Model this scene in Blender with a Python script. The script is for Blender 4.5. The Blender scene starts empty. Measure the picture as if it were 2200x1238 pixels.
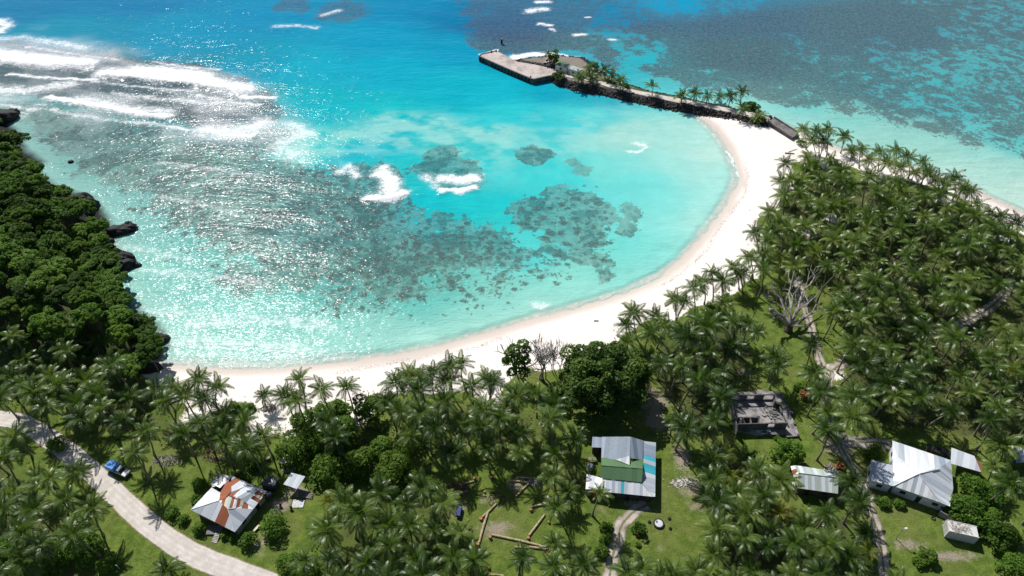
import bpy, math, random
import numpy as np
from mathutils import Vector, Matrix, Euler

random.seed(7)
rng = np.random.default_rng(7)
SC = bpy.context.scene
COL = SC.collection
R = math.radians

# ------------------------------------------------------------------ camera, sky, sun, exposure
FPX, PITCH, CAMH = 1500.0, R(43.5), 135.0
cam_d = bpy.data.cameras.new('camera'); cam = bpy.data.objects.new('camera', cam_d); COL.objects.link(cam)
cam.location = (0, 0, CAMH); cam.rotation_euler = (R(90) - PITCH, 0, 0)
cam_d.sensor_width = 36.0; cam_d.lens = FPX / 2200 * 36.0
cam_d.clip_start = 1.0; cam_d.clip_end = 12000
SC.camera = cam

SUN_AZ, SUN_EL = R(-31), R(47)
world = bpy.data.worlds.new('World'); SC.world = world; world.use_nodes = True
wn = world.node_tree.nodes; wl = world.node_tree.links
sky = wn.new('ShaderNodeTexSky'); sky.sky_type = 'NISHITA'; sky.sun_disc = False
sky.sun_elevation = SUN_EL; sky.sun_rotation = SUN_AZ
sky.air_density = 1.0; sky.dust_density = 0.6
wn['Background'].inputs['Strength'].default_value = 0.060
wl.new(sky.outputs[0], wn['Background'].inputs['Color'])
sun_d = bpy.data.lights.new('sun', 'SUN'); sun_d.energy = 5.0; sun_d.angle = R(0.5); sun_d.color = (1.0, 0.965, 0.91)
sun = bpy.data.objects.new('sun', sun_d); COL.objects.link(sun)
SV = Vector((math.sin(SUN_AZ) * math.cos(SUN_EL), math.cos(SUN_AZ) * math.cos(SUN_EL), math.sin(SUN_EL)))
sun.rotation_euler = SV.to_track_quat('Z', 'Y').to_euler(); sun.location = SV * 500
vs = SC.view_settings; vs.view_transform = 'Standard'; vs.look = 'None'; vs.exposure = 0.10; vs.gamma = 1.0; vs.use_curve_mapping = False

# ------------------------------------------------------------------ small helpers
SP, CP = math.sin(PITCH), math.cos(PITCH)
def at(px, py, z=0.0):
    "ground survey: the point of height z seen at photo position (px, py)"
    u, v = (px - 1100) / FPX, (py - 619) / FPX
    k = (CAMH - z) / (SP + v * CP)
    return Vector((u * k, (CP - v * SP) * k, z))
def ATN(pts, z=0.0):
    p = np.asarray(pts, float); u = (p[:, 0] - 1100) / FPX; v = (p[:, 1] - 619) / FPX
    k = (CAMH - z) / (SP + v * CP)
    return np.stack([u * k, (CP - v * SP) * k], 1)
def px_of(p):
    d = Vector(p) - Vector((0, 0, CAMH))
    zc = d.y * CP - d.z * SP
    return 1100 + FPX * d.x / zc, 619 + FPX * (-d.y * SP - d.z * CP) / zc
def lin(r, g, b):
    f = lambda c: (c / 255 / 12.92) if c / 255 <= 0.04045 else ((c / 255 + 0.055) / 1.055) ** 2.4
    return (f(r), f(g), f(b))

_tab = rng.random((256, 256))
def vnoise(x, y, s=0):
    x = x + s * 37.17; y = y + s * 11.73
    xi = np.floor(x).astype(int); yi = np.floor(y).astype(int); fx = x - xi; fy = y - yi
    fx = fx * fx * (3 - 2 * fx); fy = fy * fy * (3 - 2 * fy)
    a = _tab[xi & 255, yi & 255]; b = _tab[(xi + 1) & 255, yi & 255]; c = _tab[xi & 255, (yi + 1) & 255]; d = _tab[(xi + 1) & 255, (yi + 1) & 255]
    return (a * (1 - fx) + b * fx) * (1 - fy) + (c * (1 - fx) + d * fx) * fy
def fbm(x, y, freq, oct=4, s=0):
    t = 0; a = 0.5; n = 0
    for i in range(oct):
        t = t + a * vnoise(x * freq, y * freq, s + i * 3); n += a; a *= 0.5; freq *= 2.03
    return t / n
def sstep(a, b, x):
    t = np.clip((x - a) / (b - a), 0, 1); return t * t * (3 - 2 * t)
def sdf(poly, X, Y):
    "signed distance to a polygon, positive inside"
    p = np.asarray(poly, float); n = len(p)
    d = np.full(X.shape, 1e18); ins = np.zeros(X.shape, bool)
    for i in range(n):
        ax, ay = p[i]; bx, by = p[(i + 1) % n]
        ex, ey = bx - ax, by - ay; wx, wy = X - ax, Y - ay
        t = np.clip((wx * ex + wy * ey) / (ex * ex + ey * ey + 1e-12), 0, 1)
        d = np.minimum(d, (wx - ex * t) ** 2 + (wy - ey * t) ** 2)
        if ay != by:
            c = ((ay > Y) != (by > Y)) & (X < (bx - ax) * (Y - ay) / (by - ay) + ax)
            ins ^= c
    d = np.sqrt(d)
    return np.where(ins, d, -d)
def dline(pts, X, Y):
    "distance to a polyline and the fraction along it"
    p = np.asarray(pts, float); d = np.full(X.shape, 1e18)
    for i in range(len(p) - 1):
        ax, ay = p[i]; ex, ey = p[i + 1] - p[i]; wx, wy = X - ax, Y - ay
        t = np.clip((wx * ex + wy * ey) / (ex * ex + ey * ey + 1e-12), 0, 1)
        d = np.minimum(d, (wx - ex * t) ** 2 + (wy - ey * t) ** 2)
    return np.sqrt(d)

def mesh_np(name, V, F, mat=None, smooth=False, matidx=None):
    "mesh from an (n,3) array and an (m,k) index array"
    V = np.asarray(V, np.float32); F = np.asarray(F, np.int32); k = F.shape[1]
    me = bpy.data.meshes.new(name)
    me.vertices.add(len(V)); me.vertices.foreach_set('co', V.ravel())
    me.loops.add(F.size); me.loops.foreach_set('vertex_index', F.ravel())
    me.polygons.add(len(F)); me.polygons.foreach_set('loop_start', np.arange(0, F.size, k, dtype=np.int32))
    for m in (mat if isinstance(mat, (list, tuple)) else [mat]):
        if m: me.materials.append(m)
    if matidx is not None: me.polygons.foreach_set('material_index', np.asarray(matidx, np.int32))
    me.update(calc_edges=True)
    if smooth: me.polygons.foreach_set('use_smooth', np.ones(len(F), bool))
    return me
def fattr(me, name, vals):
    a = me.attributes.new(name, 'FLOAT', 'POINT'); a.data.foreach_set('value', np.asarray(vals, np.float32).ravel())
def cattr(me, name, rgb):
    a = me.attributes.new(name, 'FLOAT_COLOR', 'POINT')
    a.data.foreach_set('color', np.concatenate([rgb, np.ones((len(rgb), 1))], 1).astype(np.float32).ravel())

def link(name, me, parent=None, loc=None):
    o = bpy.data.objects.new(name, me); COL.objects.link(o)
    if parent is not None: o.parent = parent
    if loc is not None: o.location = loc
    return o
def tag(o, label=None, cat=None, group=None, kind=None):
    if label: o['label'] = label
    if cat: o['category'] = cat
    if group: o['group'] = group
    if kind: o['kind'] = kind
    return o
def thing(name, label, cat, loc=(0, 0, 0), rz=0.0, group=None):
    o = bpy.data.objects.new(name, None); COL.objects.link(o); o.empty_display_size = 0.3
    o.location = loc; o.rotation_euler = (0, 0, rz)
    return tag(o, label, cat, group)

class MB:
    "collects simple shapes into one mesh"
    def __init__(s): s.v = []; s.f = []
    def poly(s, pts):
        b = len(s.v); s.v += [tuple(p) for p in pts]; s.f.append(tuple(range(b, b + len(pts)))); return s
    def box(s, c, d, rz=0.0, M=None):
        b = len(s.v); cx, cy, cz = c; hx, hy, hz = d[0] / 2, d[1] / 2, d[2] / 2
        ca, sa = math.cos(rz), math.sin(rz)
        for z in (-hz, hz):
            for x, y in ((-hx, -hy), (hx, -hy), (hx, hy), (-hx, hy)):
                p = (cx + x * ca - y * sa, cy + x * sa + y * ca, cz + z)
                s.v.append(tuple(M @ Vector(p)) if M else p)
        s.f += [tuple(b + i for i in q) for q in ((3, 2, 1, 0), (4, 5, 6, 7), (0, 1, 5, 4), (1, 2, 6, 5), (2, 3, 7, 6), (3, 0, 4, 7))]
        return s
    def prism(s, base, top):
        "closed solid between two rings of equal length"
        b = len(s.v); n = len(base); s.v += [tuple(p) for p in base] + [tuple(p) for p in top]
        s.f.append(tuple(b + i for i in reversed(range(n)))); s.f.append(tuple(b + n + i for i in range(n)))
        for i in range(n): s.f.append((b + i, b + (i + 1) % n, b + n + (i + 1) % n, b + n + i))
        return s
    def tube(s, pts, rad, n=7, cap=True):
        pts = [Vector(p) for p in pts]; b = len(s.v); m = len(pts)
        for i, p in enumerate(pts):
            d = (pts[min(i + 1, m - 1)] - pts[max(i - 1, 0)]).normalized()
            a = d.cross(Vector((0, 0, 1)) if abs(d.z) < 0.9 else Vector((1, 0, 0))).normalized(); c = d.cross(a)
            r = rad[i] if isinstance(rad, (list, tuple)) else rad
            for j in range(n):
                t = 2 * math.pi * j / n; s.v.append(tuple(p + (a * math.cos(t) + c * math.sin(t)) * r))
        for i in range(m - 1):
            for j in range(n):
                j2 = (j + 1) % n; s.f.append((b + i * n + j, b + i * n + j2, b + (i + 1) * n + j2, b + (i + 1) * n + j))
        if cap:
            s.f.append(tuple(b + j for j in reversed(range(n)))); s.f.append(tuple(b + (m - 1) * n + j for j in range(n)))
        return s
    def mesh(s, name, mat, smooth=False):
        me = bpy.data.meshes.new(name); me.from_pydata(s.v, [], s.f); 
        if mat: me.materials.append(mat)
        if smooth: me.polygons.foreach_set('use_smooth', np.ones(len(me.polygons), bool))
        me.update(); return me
    def build(s, name, mat, parent=None, smooth=False):
        return link(name, s.mesh(name, mat, smooth), parent)

# ------------------------------------------------------------------ materials
def newmat(name):
    m = bpy.data.materials.new(name); m.use_nodes = True
    nt = m.node_tree; return m, nt, nt.nodes['Principled BSDF']
def N(nt, typ, **kw):
    n = nt.nodes.new(typ)
    for k, v in kw.items():
        if k in n.inputs.keys(): n.inputs[k].default_value = v
        else: setattr(n, k, v)
    return n
def L(nt, a, b): nt.links.new(a, b)
def mixc(nt, fac, a, b, blend='MIX'):
    n = nt.nodes.new('ShaderNodeMix'); n.data_type = 'RGBA'; n.blend_type = blend
    for i, x in ((0, fac), (6, a), (7, b)):
        if hasattr(x, 'is_linked') or hasattr(x, 'links'): L(nt, x, n.inputs[i])
        elif isinstance(x, (int, float)): n.inputs[i].default_value = x
        else: n.inputs[i].default_value = (*x, 1.0)
    return n.outputs[2]
def math_(nt, op, a, b=0.0, c=None, clamp=False):
    n = nt.nodes.new('ShaderNodeMath'); n.operation = op; n.use_clamp = clamp
    for i, x in enumerate((a, b) if c is None else (a, b, c)):
        if isinstance(x, (int, float)): n.inputs[i].default_value = x
        else: L(nt, x, n.inputs[i])
    return n.outputs[0]
def mrange(nt, x, a, b, c=0.0, d=1.0, smooth=True):
    n = nt.nodes.new('ShaderNodeMapRange'); n.interpolation_type = 'SMOOTHSTEP' if smooth else 'LINEAR'
    L(nt, x, n.inputs[0])
    for i, v in enumerate((a, b, c, d)): n.inputs[i + 1].default_value = v
    return n.outputs[0]
def noise(nt, vec, scale, detail=4, rough=0.55, dist=0.0):
    n = nt.nodes.new('ShaderNodeTexNoise'); n.inputs['Scale'].default_value = scale; n.inputs['Detail'].default_value = detail
    n.inputs['Roughness'].default_value = rough; n.inputs['Distortion'].default_value = dist
    L(nt, vec, n.inputs['Vector']); return n.outputs[0]
def attr(nt, name, out=2):
    n = nt.nodes.new('ShaderNodeAttribute'); n.attribute_name = name; return n.outputs[out]
def pos(nt, scale=(1, 1, 1), rz=0.0):
    g = nt.nodes.new('ShaderNodeNewGeometry'); m = nt.nodes.new('ShaderNodeMapping')
    m.inputs['Scale'].default_value = scale; m.inputs['Rotation'].default_value = (0, 0, rz)
    L(nt, g.outputs['Position'], m.inputs['Vector']); return m.outputs[0]
def objco(nt):
    return nt.nodes.new('ShaderNodeTexCoord').outputs['Object']

def plain(name, col, rough=0.8, var=0.25, scale=1.2, dark=None, metal=0.0, bump=0.0):
    "a weathered solid: colour broken up by two noises"
    m, nt, b = newmat(name); v = pos(nt)
    n1 = noise(nt, v, scale, 5, 0.6); n2 = noise(nt, v, scale * 6, 4, 0.6)
    d = dark or tuple(c * (1 - var * 1.6) for c in col)
    c = mixc(nt, mrange(nt, n1, 0.35, 0.65), d, col)
    c = mixc(nt, math_(nt, 'MULTIPLY', mrange(nt, n2, 0.4, 0.75), var), c, tuple(min(1, x * 1.25) for x in col))
    L(nt, c, b.inputs['Base Color']); b.inputs['Roughness'].default_value = rough; b.inputs['Metallic'].default_value = metal
    if bump:
        bp = N(nt, 'ShaderNodeBump', Strength=bump, Distance=0.15); L(nt, n2, bp.inputs['Height']); L(nt, bp.outputs[0], b.inputs['Normal'])
    return m
def sheetmat(name, col, rust=0.0, rough=0.6, stain=0.25, metal=0.0):
    "corrugated roofing: ribs as fine relief, stains and rust as wear"
    m, nt, b = newmat(name); v = objco(nt); w = pos(nt)
    n1 = noise(nt, w, 0.9, 6, 0.65); n2 = noise(nt, w, 5.0, 4, 0.6)
    c = mixc(nt, mrange(nt, n2, 0.42, 0.7, 0, stain), col, tuple(x * 0.62 for x in col))
    rc = mixc(nt, n2, (0.22, 0.065, 0.03), (0.10, 0.035, 0.022))
    c = mixc(nt, mrange(nt, math_(nt, 'ADD', n1, rust - 0.5), 0.52, 0.66), c, rc)
    oi = nt.nodes.new('ShaderNodeObjectInfo')
    hv = N(nt, 'ShaderNodeHueSaturation'); L(nt, c, hv.inputs['Color']); L(nt, mrange(nt, oi.outputs['Random'], 0, 1, 0.86, 1.08, False), hv.inputs['Value'])
    L(nt, hv.outputs[0], b.inputs['Base Color']); b.inputs['Roughness'].default_value = rough; b.inputs['Metallic'].default_value = metal; b.inputs['Specular IOR Level'].default_value = 0.25
    return m
def leafmat(name, c0, c1, c2, rough=0.42, trans=0.32, attr_name='leaf', spec=0.5):
    m, nt, b = newmat(name)
    oi = nt.nodes.new('ShaderNodeObjectInfo'); a = attr(nt, attr_name)
    sc_ = nt.nodes.new('ShaderNodeSeparateColor'); L(nt, oi.outputs['Color'], sc_.inputs[0])
    f = math_(nt, 'ADD', math_(nt, 'MULTIPLY', oi.outputs['Random'], 0.30), math_(nt, 'MULTIPLY', a, 0.6))
    f = math_(nt, 'ADD', f, math_(nt, 'MULTIPLY', math_(nt, 'SUBTRACT', sc_.outputs[0], 0.88), 0.8))
    r = nt.nodes.new('ShaderNodeValToRGB'); e = r.color_ramp.elements
    e[0].position = 0.1; e[0].color = (*c0, 1); e[1].position = 0.95; e[1].color = (*c2, 1); k = e.new(0.55); k.color = (*c1, 1)
    L(nt, f, r.inputs[0]); L(nt, r.outputs[0], b.inputs['Base Color']); b.inputs['Roughness'].default_value = rough
    b.inputs['Specular IOR Level'].default_value = spec
    tr = nt.nodes.new('ShaderNodeBsdfTranslucent')
    hs = N(nt, 'ShaderNodeHueSaturation', Value=1.6, Saturation=1.1); L(nt, r.outputs[0], hs.inputs['Color']); L(nt, hs.outputs[0], tr.inputs['Color'])
    mx = nt.nodes.new('ShaderNodeMixShader'); mx.inputs[0].default_value = trans
    L(nt, b.outputs[0], mx.inputs[1]); L(nt, tr.outputs[0], mx.inputs[2]); L(nt, mx.outputs[0], nt.nodes['Material Output'].inputs['Surface'])
    return m

M = {}
M['frond'] = leafmat('palm frond green', (0.024, 0.054, 0.008), (0.070, 0.130, 0.018), (0.190, 0.245, 0.054), rough=0.38, trans=0.32, spec=0.45)
M['frond_yellow'] = leafmat('palm frond yellow', (0.10, 0.14, 0.02), (0.19, 0.21, 0.03), (0.28, 0.27, 0.045), trans=0.35, spec=0.2)
M['frond_dry'] = leafmat('dry palm frond', (0.10, 0.065, 0.03), (0.17, 0.115, 0.055), (0.26, 0.19, 0.10), rough=0.7, trans=0.15)
M['leaf_dark'] = leafmat('dark broad leaf', (0.036, 0.082, 0.012), (0.075, 0.145, 0.019), (0.140, 0.215, 0.030), rough=0.6, trans=0.44, spec=0.15)
M['leaf_mid'] = leafmat('mid green leaf', (0.056, 0.118, 0.015), (0.105, 0.200, 0.026), (0.180, 0.280, 0.040), rough=0.6, trans=0.36, spec=0.15)
M['leaf_low'] = leafmat('undergrowth leaf', (0.016, 0.036, 0.007), (0.036, 0.072, 0.012), (0.080, 0.120, 0.022), rough=0.6, trans=0.2, spec=0.15)
M['leaf_tree'] = leafmat('spreading tree leaf', (0.030, 0.072, 0.010), (0.085, 0.150, 0.020), (0.170, 0.240, 0.036), rough=0.55, trans=0.30, spec=0.2)
M['leaf_bright'] = leafmat('bright green leaf', (0.060, 0.115, 0.014), (0.105, 0.190, 0.024), (0.16, 0.25, 0.035), rough=0.6, trans=0.36, spec=0.15)
M['leaf_red'] = leafmat('orange croton leaf', (0.12, 0.04, 0.012), (0.24, 0.09, 0.02), (0.30, 0.16, 0.03), trans=0.25)
M['leaf_grey'] = leafmat('grey dying leaf', (0.16, 0.165, 0.14), (0.25, 0.25, 0.22), (0.34, 0.33, 0.30), rough=0.7, trans=0.2)
M['trunk'] = plain('palm bark', (0.27, 0.235, 0.19), 0.9, 0.35, 1.5)
M['bark'] = plain('dark bark', (0.10, 0.08, 0.06), 0.9, 0.3, 1.0)
M['deadwood'] = plain('bleached dead wood', (0.46, 0.42, 0.39), 0.85, 0.3, 0.9, dark=(0.22, 0.19, 0.175))
M['log'] = plain('cut palm log', (0.50, 0.40, 0.26), 0.85, 0.3, 1.6, dark=(0.27, 0.20, 0.12))
M['cutwood'] = plain('fresh cut palm wood', (0.50, 0.22, 0.08), 0.8, 0.3, 3)
M['rock'] = plain('black basalt', (0.024, 0.022, 0.024), 0.8, 0.45, 0.9, bump=0.6)
M['boulder'] = plain('grey armour stone', (0.060, 0.055, 0.053), 0.85, 0.45, 0.9, dark=(0.02, 0.019, 0.019), bump=0.4)
M['concrete'] = plain('weathered concrete', (0.22, 0.205, 0.205), 0.9, 0.45, 0.35, dark=(0.10, 0.095, 0.098))
M['ruin'] = plain('stained ruin concrete', (0.32, 0.30, 0.295), 0.9, 0.5, 0.45, dark=(0.09, 0.085, 0.085))
M['ruin_wall'] = plain('mouldy ruin wall', (0.13, 0.125, 0.135), 0.9, 0.4, 0.6, dark=(0.055, 0.055, 0.06))
M['pier'] = plain('sandy pier concrete', (0.52, 0.45, 0.415), 0.9, 0.4, 0.22, dark=(0.28, 0.235, 0.22))
M['pier_wall'] = plain('tidal pier wall', (0.12, 0.12, 0.10), 0.85, 0.45, 0.5, dark=(0.035, 0.038, 0.036))
M['black'] = plain('black rubber', (0.018, 0.018, 0.02), 0.7, 0.2, 2)
M['white_wall'] = plain('white painted wall', (0.66, 0.68, 0.72), 0.7, 0.2, 0.5)
M['cream_wall'] = plain('cream block wall', (0.42, 0.40, 0.36), 0.8, 0.3, 0.6)
M['dark_wall'] = plain('dark timber wall', (0.07, 0.06, 0.055), 0.85, 0.3, 0.8)
M['opening'] = plain('dark opening', (0.015, 0.015, 0.018), 0.5, 0.2, 2)
M['timber'] = plain('grey weathered timber', (0.24, 0.21, 0.19), 0.9, 0.35, 2.0)
M['steel'] = plain('grey galvanised steel', (0.42, 0.43, 0.44), 0.4, 0.15, 2.0, metal=0.4)
M['sh_white'] = sheetmat('white roofing', (0.82, 0.82, 0.83), 0.0)
M['sh_pale'] = sheetmat('pale zinc roofing', (0.62, 0.66, 0.71), 0.02)
M['sh_grey'] = sheetmat('grey zinc roofing', (0.44, 0.49, 0.55), 0.04)
M['sh_blue'] = sheetmat('blue grey roofing', (0.26, 0.315, 0.40), 0.04, stain=0.4)
M['sh_mottled'] = sheetmat('peeling grey roofing', (0.20, 0.25, 0.31), 0.03, stain=0.95)
M['sh_green'] = sheetmat('green painted roofing', (0.095, 0.185, 0.09), 0.0, stain=0.35)
M['sh_palegreen'] = sheetmat('pale green roofing', (0.40, 0.47, 0.44), 0.03, stain=0.35)
M['sh_teal'] = sheetmat('turquoise roofing', (0.05, 0.42, 0.52), 0.0, stain=0.1)
M['sh_rust'] = sheetmat('rusted roofing', (0.30, 0.10, 0.05), 0.25, rough=0.8)
M['sh_dark'] = sheetmat('dark tarred roofing', (0.09, 0.088, 0.09), 0.0, rough=0.8)
M['sh_cream'] = sheetmat('cream roofing', (0.62, 0.58, 0.44), 0.0)
M['blue_tarp'] = plain('blue tarpaulin', (0.012, 0.20, 0.60), 0.6, 0.15, 2)
M['dark_blue'] = plain('dark blue tarpaulin', (0.01, 0.045, 0.22), 0.5, 0.2, 2)
M['car_white'] = plain('silver white car paint', (0.55, 0.57, 0.60), 0.25, 0.08, 1)
M['car_black'] = plain('black car paint', (0.02, 0.02, 0.024), 0.2, 0.1, 1)
M['glass'] = plain('dark glass', (0.012, 0.014, 0.02), 0.08, 0.1, 1)
M['cloth'] = plain('pale tarpaulin', (0.60, 0.60, 0.62), 0.8, 0.2, 2)
M['red'] = plain('rust red board', (0.25, 0.05, 0.03), 0.8, 0.3, 2)
M['rubble'] = plain('white coral rubble', (0.55, 0.52, 0.49), 0.9, 0.35, 1.5)
M['husk'] = plain('brown husk litter', (0.21, 0.13, 0.09), 0.9, 0.4, 1.5)
M['cont_white'] = sheetmat('white container paint', (0.60, 0.59, 0.57), 0.13, rough=0.6, stain=0.3)

# ------------------------------------------------------------------ coast, terrain
G = 2.0
coast_px = [(-420, 60), (-60, 215), (20, 285), (45, 330), (75, 352), (62, 372), (110, 415), (172, 428), (205, 455), (225, 500), (236, 545), (225, 575), (215, 600),
            (240, 640), (295, 685), (330, 715), (345, 745), (330, 772), (345, 786), (400, 788), (480, 793), (540, 797), (600, 794), (700, 785), (780, 777), (850, 768), (950, 748),
            (1050, 720), (1150, 690), (1250, 661), (1350, 630), (1420, 597), (1468, 562), (1500, 525), (1530, 485), (1560, 445), (1583, 405),
            (1588, 380), (1578, 345), (1562, 312), (1538, 280), (1505, 252), (1540, 246), (1600, 250), (1660, 262), (1700, 280), (1745, 300), (1800, 322), (1900, 347), (2000, 372), (2080, 400),
            (2120, 425), (2200, 462), (2350, 520), (2800, 640)]
coast = np.concatenate([ATN(coast_px), [[420, 60], [420, 20], [-420, 20], [-420, 330]]])
veg_px = [(-300, 250), (0, 285), (60, 360), (170, 440), (215, 590), (290, 700), (318, 770), (305, 812), (335, 850), (385, 880), (440, 872), (500, 872), (560, 884), (640, 905),
          (700, 870), (760, 858), (830, 856), (900, 846), (1000, 838), (1060, 852), (1105, 800), (1200, 795), (1330, 735), (1400, 690), (1480, 668), (1530, 648), (1600, 606), (1645, 572),
          (1640, 525), (1625, 478), (1665, 445), (1700, 405), (1690, 372), (1710, 348), (1760, 352), (1800, 345), (1850, 362), (1950, 388), (2050, 412), (2100, 442), (2150, 482), (2200, 512), (2400, 590), (2800, 760)]
veg = np.concatenate([ATN(veg_px, 1.8), [[400, 40], [400, 25], [-400, 25], [-400, 300]]])
head_px = [(-420, 90), (-40, 230), (15, 290), (40, 350), (60, 400), (150, 440), (200, 490), (215, 580), (230, 650), (290, 705), (310, 760), (280, 800), (180, 800), (60, 760), (-300, 740)]
headland = ATN(head_px, 1.0)

def axis(a, b, step, far, ratio=1.5):
    core = np.arange(a, b + step / 2, step); lo, hi = [], []
    d = step; x = core[0]
    while x > -far: d *= ratio; x -= d; lo.append(x)
    d = step; x = core[-1]
    while x < far: d *= ratio; x += d; hi.append(x)
    return np.array(lo[::-1] + list(core) + hi)
def gridmesh(name, xs, ys, Z, mat):
    nx, ny = len(xs), len(ys); X, Y = np.meshgrid(xs, ys)
    i = np.arange(nx * ny).reshape(ny, nx)
    F = np.stack([i[:-1, :-1], i[:-1, 1:], i[1:, 1:], i[1:, :-1]], -1).reshape(-1, 4)
    return mesh_np(name, np.stack([X.ravel(), Y.ravel(), Z.ravel()], 1), F, mat, True)

LX0, LY0, LSTEP = -264.0, 40.0, 0.9
lxs = np.arange(LX0, 264.1, LSTEP); lys = np.arange(LY0, 330.1, LSTEP)
LXX, LYY = np.meshgrid(lxs, lys)
wob = (fbm(LXX, LYY, 0.10, 4, 2) - 0.5)
dc = sdf(coast, LXX, LYY) + wob * 1.2
prof = np.where(dc > 0, 2.0 * (1 - np.exp(-np.maximum(dc, 0) / 9.0)), np.maximum(dc * 0.10, -4))
dh = sdf(headland, LXX, LYY) + (fbm(LXX, LYY, 0.06, 4, 5) - 0.5) * 8
headz = sstep(-1, 16, dh) * (5.5 + 3.0 * fbm(LXX, LYY, 0.04, 3, 9)) + np.where(dh > 0, (fbm(LXX, LYY, 0.3, 3, 8) - 0.5) * 1.2, 0)
LZ = prof + headz + np.where(dc > 12, (fbm(LXX, LYY, 0.05, 3, 4) - 0.5) * 0.3, 0)
def hgt(x, y):
    fx = min(max((x - LX0) / LSTEP, 0), len(lxs) - 1.001); fy = min(max((y - LY0) / LSTEP, 0), len(lys) - 1.001)
    i, j = int(fx), int(fy); a, b = fx - i, fy - j
    return float((LZ[j, i] * (1 - a) + LZ[j, i + 1] * a) * (1 - b) + (LZ[j + 1, i] * (1 - a) + LZ[j + 1, i + 1] * a) * b)
def gat(px, py):
    "point of the terrain seen at a photo position"
    p = at(px, py, G)
    for _ in range(6):
        p = at(px, py, hgt(p.x, p.y))
    return p

# ------------------------------------------------------------------ ground material and mesh
def ground_mat():
    m, nt, b = newmat('island ground'); v = pos(nt)
    nA = noise(nt, v, 0.07, 5, 0.6); nB = noise(nt, v, 0.45, 6, 0.65); nC = noise(nt, v, 2.6, 5, 0.7); nD = noise(nt, v, 9.0, 3, 0.7)
    g = mixc(nt, mrange(nt, nB, 0.35, 0.68), (0.080, 0.132, 0.019), (0.165, 0.218, 0.042))
    g = mixc(nt, mrange(nt, nA, 0.45, 0.68, 0, 0.65), g, (0.175, 0.185, 0.060))
    g = mixc(nt, mrange(nt, nC, 0.42, 0.75, 0, 0.55), g, (0.036, 0.062, 0.012))
    g = mixc(nt, mrange(nt, nD, 0.60, 0.80, 0, 0.30), g, (0.22, 0.24, 0.10))
    dirt = mixc(nt, nC, (0.20, 0.16, 0.115), (0.40, 0.345, 0.28))
    d = math_(nt, 'ADD', attr(nt, 'dirt'), math_(nt, 'MULTIPLY', math_(nt, 'SUBTRACT', nB, 0.5), 0.9))
    d = math_(nt, 'ADD', d, math_(nt, 'MULTIPLY', math_(nt, 'SUBTRACT', nC, 0.5), 0.9))
    d = math_(nt, 'ADD', d, math_(nt, 'MULTIPLY', math_(nt, 'SUBTRACT', nA, 0.5), 0.7))
    g = mixc(nt, mrange(nt, d, 0.35, 0.70), g, dirt)
    lit = mixc(nt, nC, (0.024, 0.030, 0.013), (0.082, 0.078, 0.040))  # leaf litter colour, darkened to hold the shade of the grove gaps
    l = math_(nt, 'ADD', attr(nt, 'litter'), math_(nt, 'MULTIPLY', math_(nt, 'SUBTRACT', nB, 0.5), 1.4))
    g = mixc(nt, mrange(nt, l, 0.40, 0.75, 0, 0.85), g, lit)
    s = mixc(nt, mrange(nt, nB, 0.3, 0.7), (0.85, 0.765, 0.715), (0.90, 0.845, 0.80))
    s = mixc(nt, mrange(nt, nD, 0.62, 0.78, 0, 0.10), s, (0.45, 0.38, 0.33))
    s = mixc(nt, attr(nt, 'wet'), s, (0.62, 0.545, 0.49))
    wr = math_(nt, 'MULTIPLY', attr(nt, 'wrack'), mrange(nt, nC, 0.48, 0.60))
    s = mixc(nt, wr, s, (0.17, 0.12, 0.09))
    sm = math_(nt, 'ADD', attr(nt, 'sand'), math_(nt, 'MULTIPLY', math_(nt, 'SUBTRACT', nC, 0.5), 1.1))
    c = mixc(nt, mrange(nt, sm, 0.38, 0.62), g, s)
    c = mixc(nt, attr(nt, 'rocky'), c, mixc(nt, nC, (0.010, 0.010, 0.011), (0.036, 0.033, 0.033)))
    L(nt, c, b.inputs['Base Color']); b.inputs['Roughness'].default_value = 0.95; b.inputs['Specular IOR Level'].default_value = 0.15
    bp = N(nt, 'ShaderNodeBump', Strength=0.7, Distance=0.35); L(nt, nC, bp.inputs['Height']); L(nt, bp.outputs[0], b.inputs['Normal'])
    return m
gme = gridmesh('ground', lxs, lys, LZ, ground_mat())
dv = sdf(veg, LXX, LYY) + (fbm(LXX, LYY, 0.16, 4, 12) - 0.5) * 7
sandf = sstep(1.6, -1.6, dv)
def blob(px, py, rx, ry=None, z=G):
    c = at(px, py, z); return np.exp(-(((LXX - c.x) / rx) ** 2 + ((LYY - c.y) / (ry or rx)) ** 2))
for (px, py, r) in ((1750, 345, 6), (1880, 375, 5), (1790, 470, 3), (2030, 425, 4), (640, 905, 5), (770, 885, 4), (570, 905, 5), (1790, 800, 3), (1060, 870, 4), (420, 895, 4), (1740, 500, 3)):
    sandf = np.maximum(sandf, blob(px, py, r) * 0.95)
dirt = np.zeros_like(LXX)
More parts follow.
